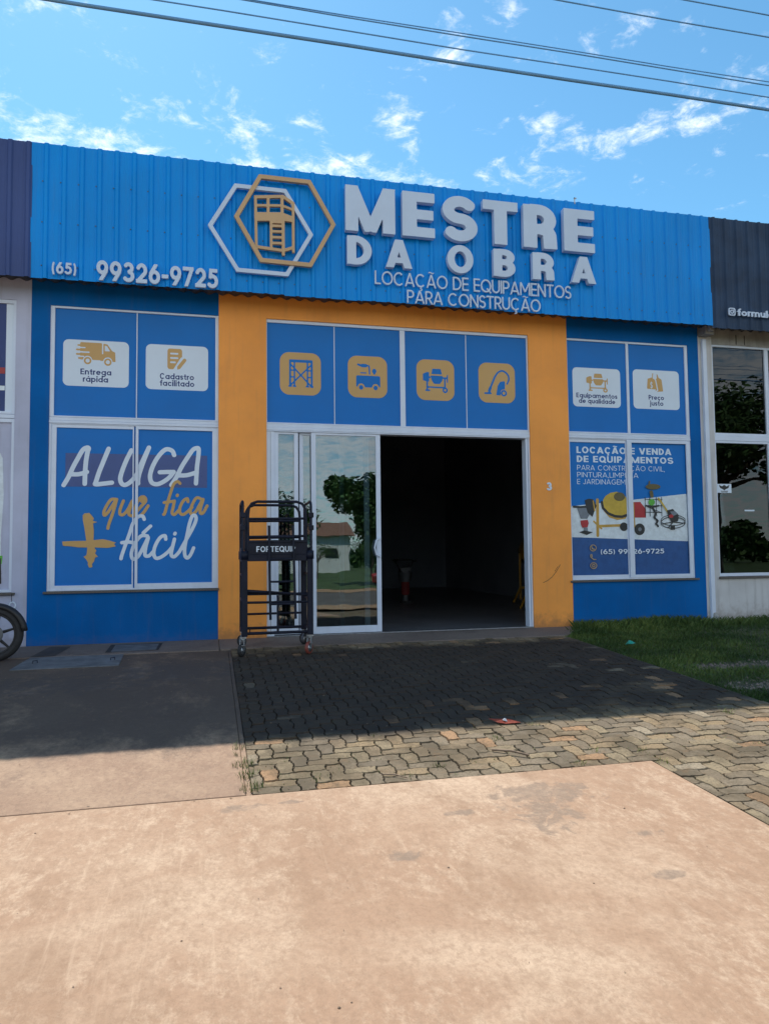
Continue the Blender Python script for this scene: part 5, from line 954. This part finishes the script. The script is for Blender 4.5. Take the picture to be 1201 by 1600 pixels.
# ---- inside the shop, hardly lit
rm = thing('tamping_rammer', 'red and grey tamping rammer standing in the dark just inside the doorway', 'rammer', (4.32, 6.0, 0))
MB().box(4.20, 4.44, 5.85, 6.12, .0, .05).build('foot', M['black'], rm, bevel=.01); MB().tube([(4.32, 6, .05), (4.32, 6, .20)], [.07, .06], 14).build('leg', M['grey'], rm)
MB().lathe((4.32, 6, .18), (0, 0, 1), [(0, .07)]+[(.02+.022*k, .105 if k % 2 else .085) for k in range(12)]+[(.30, .08)], 18).build('bellows', M['red_dusty'], rm)
MB().tube([(4.32, 6, .48), (4.32, 6, .70)], [.13, .17], 4).box(4.22, 4.46, 6.0, 6.22, .55, .80).build('engine', M['grey'], rm)
MB().tube([(4.10, 5.85, .95), (4.10, 6.3, .98), (4.54, 6.3, .98), (4.54, 5.85, .95)], .018, 8).tube([(4.25, 6.0, .7), (4.10, 6.1, .96)], .015, 6).tube([(4.4, 6.0, .7), (4.54, 6.1, .96)], .015, 6).build('handle', M['black'], rm)
def mixer(x, y, lab):
    t = thing('concrete_mixer', lab, 'mixer', (x, y, 0), 'concrete mixers inside the shop')
    MB().lathe((x, y, 1.15), (-.35, -.5, .6), [(-.45, 0), (-.42, .22), (-.12, .42), (.12, .42), (.45, .24), (.47, .26)], 24).build('drum', M['yellow'], t)
    MB().lathe((x, y, 1.15), (-.35, -.5, .6), [(-.05, .425), (-.05, .45), (.03, .45), (.03, .425)], 24, closed=True).build('drum_ring', M['black'], t)
    MB().tube([(x-.45, y, 1.1), (x-.45, y, .1)], .03, 8).tube([(x+.4, y, 1.1), (x+.4, y, .15)], .03, 8).tube([(x-.45, y, .35), (x+.4, y, .35)], .03, 8).tube([(x-.7, y-.2, .05), (x-.45, y, .35)], .025, 8).build('stand', M['yellow'], t)
    for s in (-1, 1): MB().lathe((x+.4, y+.25*s-.03, .18), (0, 1, 0), [(0, 0), (0, .18), (.06, .18), (.06, 0)], 20).build('wheel', M['rubber'], t)
    return t
mixer(7.05, 4.75, 'yellow concrete mixer deeper in the dark, half hidden by the right door jamb'); mixer(6.52, 3.2, 'yellow concrete mixer nearer the right door jamb inside the shop')
ld = thing('step_ladder', 'yellow step ladder seen through the narrow side glass behind the scaffold', 'ladder', (1.5, 2.2, 0))
for x in (1.35, 1.75): MB().box(x-.025, x+.025, 2.18, 2.25, 0, 1.5).build('leg', M['yellow'], ld); MB().add([(x-.02, 2.2, 1.5), (x+.02, 2.2, 1.5), (x+.02, 2.9, 0), (x-.02, 2.9, 0), (x-.02, 2.24, 1.5), (x+.02, 2.24, 1.5), (x+.02, 2.94, 0), (x-.02, 2.94, 0)], [(0, 1, 2, 3), (7, 6, 5, 4), (0, 4, 5, 1), (2, 6, 7, 3), (1, 5, 6, 2), (3, 7, 4, 0)]).build('leg', M['yellow'], ld)
for z in (.3, .6, .9, 1.2): MB().box(1.37, 1.73, 2.16, 2.28, z, z+.03).build('step', M['yellow'], ld)

# ---- litter
def crumple(name, pts, mat_, label, z, h=.02, m2=None):
    mb = MB(); n = len(pts); cx_ = sum(p[0] for p in pts)/n; cy_ = sum(p[1] for p in pts)/n
    ring = [(x, y, z+h*random.uniform(.1, .9)) for x, y in pts]; mid = [((x+cx_)/2+random.gauss(0, .006), (y+cy_)/2+random.gauss(0, .006), z+h*random.uniform(.5, 1.6)) for x, y in pts]
    mb.add(ring+mid+[(cx_, cy_, z+h)], [(i, (i+1) % n, (i+1) % n+n, i+n) for i in range(n)]+[(i+n, (i+1) % n+n, 2*n) for i in range(n)])
    o = mb.build(name, mat_, None); o.modifiers.new('t', 'SOLIDIFY').thickness = .001; return tag(o, label, 'litter')
zl = zg(-4.8)
WSC = .8
lw = thing('snack_wrapper', 'crushed orange red wrapper lying on the pavers at the shadow edge', 'litter', (2.2, -4.79, zl))
def sheet_part(name, pts, z, mat_, par):
    pts = [(2.22+(x-2.22)*WSC, -4.80+(y+4.80)*WSC) for x, y in pts]
    n = len(pts); MB().add([(x, y, z+random.uniform(.0, .022)) for x, y in pts]+[(sum(p[0] for p in pts)/n, sum(p[1] for p in pts)/n, z+.026)], [(i, (i+1) % n, n) for i in range(n)]).build(name, mat_, par).modifiers.new('t', 'SOLIDIFY').thickness = .001
sheet_part('wrapper_body', [(2.09, -4.69), (2.12, -4.84), (2.20, -4.86), (2.35, -4.87), (2.36, -4.82), (2.27, -4.76), (2.15, -4.76)], zl+.004, M['paper_red'], lw)
sheet_part('wrapper_print', [(2.19, -4.79), (2.185, -4.835), (2.225, -4.84), (2.23, -4.795)], zl+.016, M['paper_w'], lw)
crumple('plastic_scrap', [(4.90, -2.20), (4.95, -2.24), (5.01, -2.20), (5.00, -2.12), (4.93, -2.10)], M['teal'], 'teal plastic scrap caught in the grass on the right', zg(-2.2)+.035, .05)
def twig(pts, r, lab):
    return tag(MB().tube(pts, r, 5).build('twig', M['stick'], None), lab, 'twig')
twig([(1.03, -5.70, zg(-5.7)+.008), (1.10, -5.74, zg(-5.74)+.014), (1.16, -5.80, zg(-5.8)+.010)], .004, 'thin dry twig on the sunlit pavers by the slab edge')
twig([(1.86, -5.42, zg(-5.4)+.01), (1.97, -5.50, zg(-5.5)+.02), (2.06, -5.58, zg(-5.58)+.01)], .008, 'thicker pale stick lying across the pavers right of centre')
PEB = [(-.106, -7.233), (.406, -7.737), (1.05, -6.92), (-.86, -6.1), (1.62, -7.2), (.45, -7.72), (2.2, -6.5)]
PL = ['dark pebble alone on the slab left of its middle', 'larger of the two dark pebbles at the bottom centre of the slab', 'tiny pebble by the small grey stains in the slab centre', 'tiny dark crumb near the far left joint of the slab', 'tiny pebble below the big grey stain', 'smaller of the two dark pebbles at the bottom centre of the slab', 'tiny pebble right of the big grey stain near the slab corner']
for i, (x, y) in enumerate(PEB):
    r = random.uniform(.003, .0065); mb = MB(); mb.lathe((x, y, zg(y)), (0, 0, 1), [(-.002, 0), (0, r), (r*.5, r*.8), (r*.9, 0)], 7)
    tag(mb.build('pebble', M['stick'], None), PL[i], 'pebble', 'pebbles scattered on the sunlit slab')

# ---- grass tufts in joints
def blades(mb, x, y, z, n, r, h, lean=.6):
    for _ in range(n):
        a = random.uniform(0, 6.283); q = r*math.sqrt(random.random()); bx, by = x+q*math.cos(a), y+q*math.sin(a); hh = h*random.uniform(.4, 1.1); b = random.uniform(0, 6.283); ln = hh*lean*random.random(); w_ = random.uniform(.0018, .0035)
        dx, dy = math.cos(b), math.sin(b); px, py = -dy*w_, dx*w_
        mb.add([(bx-px, by-py, z), (bx+px, by+py, z), (bx+px*.7+dx*ln*.4, by+py*.7+dy*ln*.4, z+hh*.6), (bx-px*.7+dx*ln*.4, by-py*.7+dy*ln*.4, z+hh*.6), (bx+dx*ln, by+dy*ln, z+hh)], [(0, 1, 2, 3), (3, 2, 4)])
names = ['tuft on the left edge of the pavers, middle of the row', 'greenest tuft, at the corner of pad, pavers and slab', 'tuft on the pad edge right at the shadow line', 'pale dry tuft just above the corner tuft']
LB = {4: 'tuft at the shadow line left of the orange wrapper', 5: 'small tuft between pavers above the slab, left of centre', 6: 'tuft against the slab edge, left of its corner', 7: 'tuft right beside the far corner of the sunlit slab', 8: 'upright tuft on the pavers near the lawn', 9: 'small tuft just right of the orange wrapper', 10: 'low tuft between sunlit pavers short of the slab corner', 11: 'low tuft in mid drive above the slab', 12: 'tuft just below the orange wrapper', 13: 'tiny tuft hugging the slab edge in the centre', 14: 'thin tuft just under the shadow line on the left edge', 15: 'tiny tuft between pavers near the left corner'}
for i, (x, y) in enumerate(TUFT):
    mb = MB(); big_ = i < 4 or i == 8; blades(mb, x+(.02 if i < 4 else 0), y, zg(y)-.02, 70 if i in (1, 3, 0) else 36 if big_ else 22, .07 if i < 4 else .05, .058 if big_ else .045, 1.0)
    tag(mb.build('grass_tuft', M['tuft']), 'small grass '+(names[i] if i < 4 else LB[i]), 'grass tuft', 'grass tufts growing between the pavers')
# wind-blown crumbs, bark and leaf bits
mb = MB()
for _ in range(520):
    q = random.random()
    if q < .35: x, y = random.uniform(-2.6, .2), -1.0-abs(random.gauss(0, 1.6))
    elif q < .75: x, y = random.uniform(.25, 4.6), random.uniform(-5.8, -1.1)
    elif q < .85: x, y = random.uniform(-2.2, 2.8), -5.83+random.gauss(0, .05)
    else: x, y = random.uniform(-1.2, 2.7), random.uniform(-8.3, -5.9)
    if y < -8.5: continue
    r = random.uniform(.003, .011)*(.55 if q > .85 else 1); a = random.uniform(0, 6.28); c_, s_2 = math.cos(a), math.sin(a); z = zg(y)+.002; l_ = r*random.uniform(.3, .8)
    mb.add([(x+r*c_, y+r*s_2, z+r*.2), (x-l_*s_2, y+l_*c_, z+r*.5), (x-r*c_, y-r*s_2, z+.001), (x+l_*s_2, y-l_*c_, z)], [(0, 1, 2), (0, 2, 3)])
tag(mb.build('ground_debris', M['stick']), kind='stuff')
# loose joint weeds
mb = MB()
for _ in range(800):
    x, y = random.uniform(.25, 4.6), -5.8+abs(random.gauss(0, .55)); blades(mb, x, y, zg(y)-.015, 2, .01, .02, 1)
tag(mb.build('joint_weeds', M['tuft']), kind='stuff')

# ---- lawn
rng = np.random.default_rng(3); n = 120000
xs = rng.uniform(4.55, 13.0, n); ys = -9+rng.random(n)**.8*8.98
xs = np.where(rng.random(n) < .55, 4.60+np.abs(rng.normal(0, 1.6, n)), xs)
bare = (np.exp(-((ys+3.12+.04*(xs-4.7))/.19)**2)*(np.clip((xs-4.95)/.4, 0, 1)))+(np.exp(-((ys+4.06)/.24)**2)*np.clip((xs-4.65)/.3, 0, 1))
cl = .5+.5*np.sin(xs*2.1+ys*1.3)*np.sin(xs*.9-ys*2.7+1)
keep = rng.random(n) > bare*.93; xs, ys, cl = xs[keep], ys[keep], cl[keep]; n = len(xs)
ok = (ys < -1.02) | (xs > 4.70+(ys+1.06)*.66+rng.normal(0, .03, len(xs))); xs, ys, cl, keep_i = xs[ok], ys[ok], cl[ok], np.nonzero(keep)[0][ok]; n = len(xs)
edge = (xs < 4.66) & (rng.random(n) < .7); xs = np.where(edge, xs+.1, xs)
h = rng.uniform(.012, .040, n)*(1+.6*cl)*(1+2.2*np.exp(-((ys+.15)/.45)**2))*(1-.4*np.clip(bare[keep_i], 0, 1)); zb = np.where(ys < -1, .05*(ys+1), 0)-.042
a = rng.uniform(0, 6.283, n); ln = h*rng.uniform(.1, .9, n); wd = rng.uniform(.0025, .005, n)
dx, dy = np.cos(a), np.sin(a); px, py = -dy*wd, dx*wd
V = np.empty((n, 4, 3), np.float32)
V[:, 0] = np.stack([xs-px, ys-py, zb], 1); V[:, 1] = np.stack([xs+px, ys+py, zb], 1)
V[:, 2] = np.stack([xs+dx*ln*.35+px*.6, ys+dy*ln*.35+py*.6, zb+h*.6], 1); V[:, 3] = np.stack([xs+dx*ln, ys+dy*ln, zb+h], 1)
me = bpy.data.meshes.new('lawn_grass'); me.vertices.add(n*4); me.vertices.foreach_set('co', V.ravel())
me.loops.add(n*4); me.polygons.add(n); me.loops.foreach_set('vertex_index', np.arange(n*4, dtype=np.int32)); me.polygons.foreach_set('loop_start', np.arange(0, n*4, 4, dtype=np.int32)); me.polygons.foreach_set('loop_total', np.full(n, 4, np.int32)); me.update(calc_edges=True)
tag(link('lawn_grass', me, M['grass']), kind='stuff')
# stones of the bare strips
mb = MB()
for _ in range(900):
    if random.random() < .5: x = random.uniform(4.95, 8); y = -3.12-.04*(x-4.7)+random.gauss(0, .10)
    else: x = random.uniform(4.6, 8); y = -4.06+random.gauss(0, .14)
    r = random.uniform(.006, .020); mb.lathe((x, y, zg(y)-.042), (0, 0, 1), [(0, r*1.1), (r*.6, r*.85), (r, 0)], 6)
tag(mb.build('bare_strip_gravel', M['walk']), kind='stuff')

# ---- overhead cables between two poles
def zc5(z): return 1.134+(z-1.134)*5.45/5.15
CY = -4.7
for i, (x, lab) in enumerate(((-27, 'concrete utility pole carrying the cables, left of the shops'), (31, 'concrete utility pole carrying the cables, right of the shops'))):
    p = thing('utility_pole', lab, 'utility pole', (x, CY-.12, 0)); MB().tube([(x, CY-.16, -.4), (x, CY-.16, 7.2)], [.15, .09], 14).build('shaft', M['pole'], p)
    for z in (5.2, 5.4, 5.9, 6.1): MB().box(x-.03, x+.03, CY-.16, CY+.02, z-.02, z+.02).build('bracket', M['steel'], p)
CB = [(4.943, .014, 'thickest overhead cable, lowest of the six crossing the sky'), (5.066, .0055, 'thin overhead cable directly above the thickest one'), (5.181, .0055, 'third overhead cable from below, thin, in the middle pair'), (5.207, .0045, 'fourth overhead cable from below, hair thin, crossing the middle pair'), (5.634, .006, 'fifth overhead cable from below, crossing the upper right sky'), (5.846, .006, 'topmost overhead cable, cutting the upper right corner')]
for k, (z5, r, lab) in enumerate(CB):
    pts = []
    for i in range(61):
        x = -27+58*i/60; pts.append((x, CY+.01*k, zc5(z5)+.55*((x-2)/29)**2+(.004*math.sin(x*1.9+k)) + (.012*(x-1.8)/3 if k == 3 else 0)))
    tag(MB().tube(pts, r, 7).build('overhead_cable', M['cable']), lab, 'cable', 'overhead cables across the sky')

# ================================================================== ACROSS THE STREET (seen in the glass)
def tree(x, y, H, cr, label, seed, n=9000):
    rnd = random.Random(seed); z0 = ZB-.05
    t = thing('street_tree', label, 'tree', (x, y, z0), 'trees across the street')
    tr = MB(); top = Vector((x+.2, y, z0+H*.45)); tr.tube([(x, y, z0), (x+.1, y, z0+H*.25), top], [H*.035, H*.026, H*.02], 10)
    cs = []
    for k in range(9):
        a = k*2.4+rnd.random(); d = cr*rnd.uniform(.35, .85); p = Vector((x+d*math.cos(a), y+d*math.sin(a), z0+H*rnd.uniform(.5, .88))); tr.tube([top, (top+p)/2+Vector((0, 0, .2)), p], [H*.016, H*.01, H*.004], 6); cs.append((p, cr*rnd.uniform(.32, .5)))
    cs.append((Vector((x, y, z0+H*.8)), cr*.5)); tr.build('trunk', M['bark'], t)
    cr_ = MB()
    for _ in range(n):
        c, r = rnd.choice(cs); v = Vector((rnd.gauss(0, 1), rnd.gauss(0, 1), rnd.gauss(0, .8))).normalized()*r*rnd.random()**.4; p = c+v; s = min(H, 8)*rnd.uniform(.014, .032)
        u = Vector((rnd.gauss(0, 1), rnd.gauss(0, 1), rnd.gauss(0, .5))).normalized(); w_ = u.orthogonal().normalized()
        cr_.add([p-u*s, p+w_*s*.5, p+u*s, p-w_*s*.5], [(0, 1, 2, 3)])
    cr_.build('crown', M['leaf'], t)
tree(9.2, -30, 6.6, 2.7, 'round leafy tree across the street mirrored in the sliding door', 1)
tree(32, -31, 12.5, 6.0, 'tall spreading tree across the street mirrored in the right neighbour glass', 2, 22000)
tree(5.0, -52, 7, 4, 'distant tree beyond the verge left of the low building', 3, 2500)
tree(20, -58, 8, 5, 'distant bushy tree beyond the verge behind the low building', 4, 2500)
tl = MB(); rt_ = random.Random(9)
for _ in range(20000):
    x = rt_.uniform(-20, 115); hh = 5.0+1.6*math.sin(x*.21)+1.4*math.sin(x*.57+1)+.8*math.sin(x*1.3); p = Vector((x, -84+rt_.uniform(-2, 2), ZB+max(.3, hh)*rt_.random()**.6)); u = Vector((rt_.gauss(0, 1), rt_.gauss(0, .4), rt_.gauss(0, .6))).normalized()*rt_.uniform(.25, .6); q = u.orthogonal()*.6
    tl.add([p-u, p+q, p+u, p-q], [(0, 1, 2, 3)])
tag(tl.build('far_treeline', M['leaf'], None), kind='stuff')
tree(7.6, -44, 2.6, 1.6, 'small bushy shrub on the verge in front of the low building', 5, 1500)
tree(13.2, -50, 3.4, 2.2, 'wide low shrub on the verge right of the low building', 6, 1800)
fb = thing('low_building', 'low pale building with a brown roof across the street', 'building', (8.5, -64, ZB))
MB().box(3.5, 13.5, -68, -62, ZB-.05, 2.9).build('wall', M['far_wall'], fb); MB().add([(3, -68.5, 2.9), (14, -68.5, 2.9), (14, -61.5, 2.9), (3, -61.5, 2.9), (3, -65, 4.4), (14, -65, 4.4)], [(0, 1, 2, 3), (3, 2, 5, 4), (1, 0, 4, 5), (0, 3, 4), (2, 1, 5)]).build('roof', M['roof_tile'], fb)
for x in (5, 8, 11): MB().box(x, x+1.2, -61.99, -61.95, .6, 1.8).build('window', M['black'], fb)
cr = thing('parked_car', 'small dark red car parked on the dirt shoulder across the street', 'car', (10.2, -25.8, ZB))
cz = ZB-.03
body = MB().prism([(8.20, cz+.35), (8.15, cz+.75), (8.90, cz+.88), (9.50, cz+1.38), (11.10, cz+1.40), (11.80, cz+.95), (12.20, cz+.85), (12.25, cz+.35)], -26.6, -25.0).build('body', M['red'], cr, bevel=.06)
MB().prism([(9.05, cz+.90), (9.58, cz+1.32), (10.25, cz+1.34), (10.25, cz+.90)], -25.015, -24.99).prism([(10.32, cz+.90), (10.32, cz+1.34), (11.05, cz+1.34), (11.60, cz+.93)], -25.015, -24.99).build('window', M['black'], cr)
for x in (8.95, 11.5):
    for y in (-26.62, -25.18): w_ = MB().lathe((x, y, cz+.31), (0, 1, 0), [(0, .18), (0, .31), (.2, .31), (.2, .18)], 24, closed=True).build('wheel', M['rubber'], cr); MB().lathe((x, y+.02, cz+.31), (0, 1, 0), [(0, 0), (0, .19), (.17, .19), (.17, 0)], 20).build('rim', M['steel'], w_)
for x in (8.22, 12.16): MB().box(x-.02, x+.06, -25.3, -25.05, cz+.62, cz+.75).build('headlight', M['film_w'], cr)
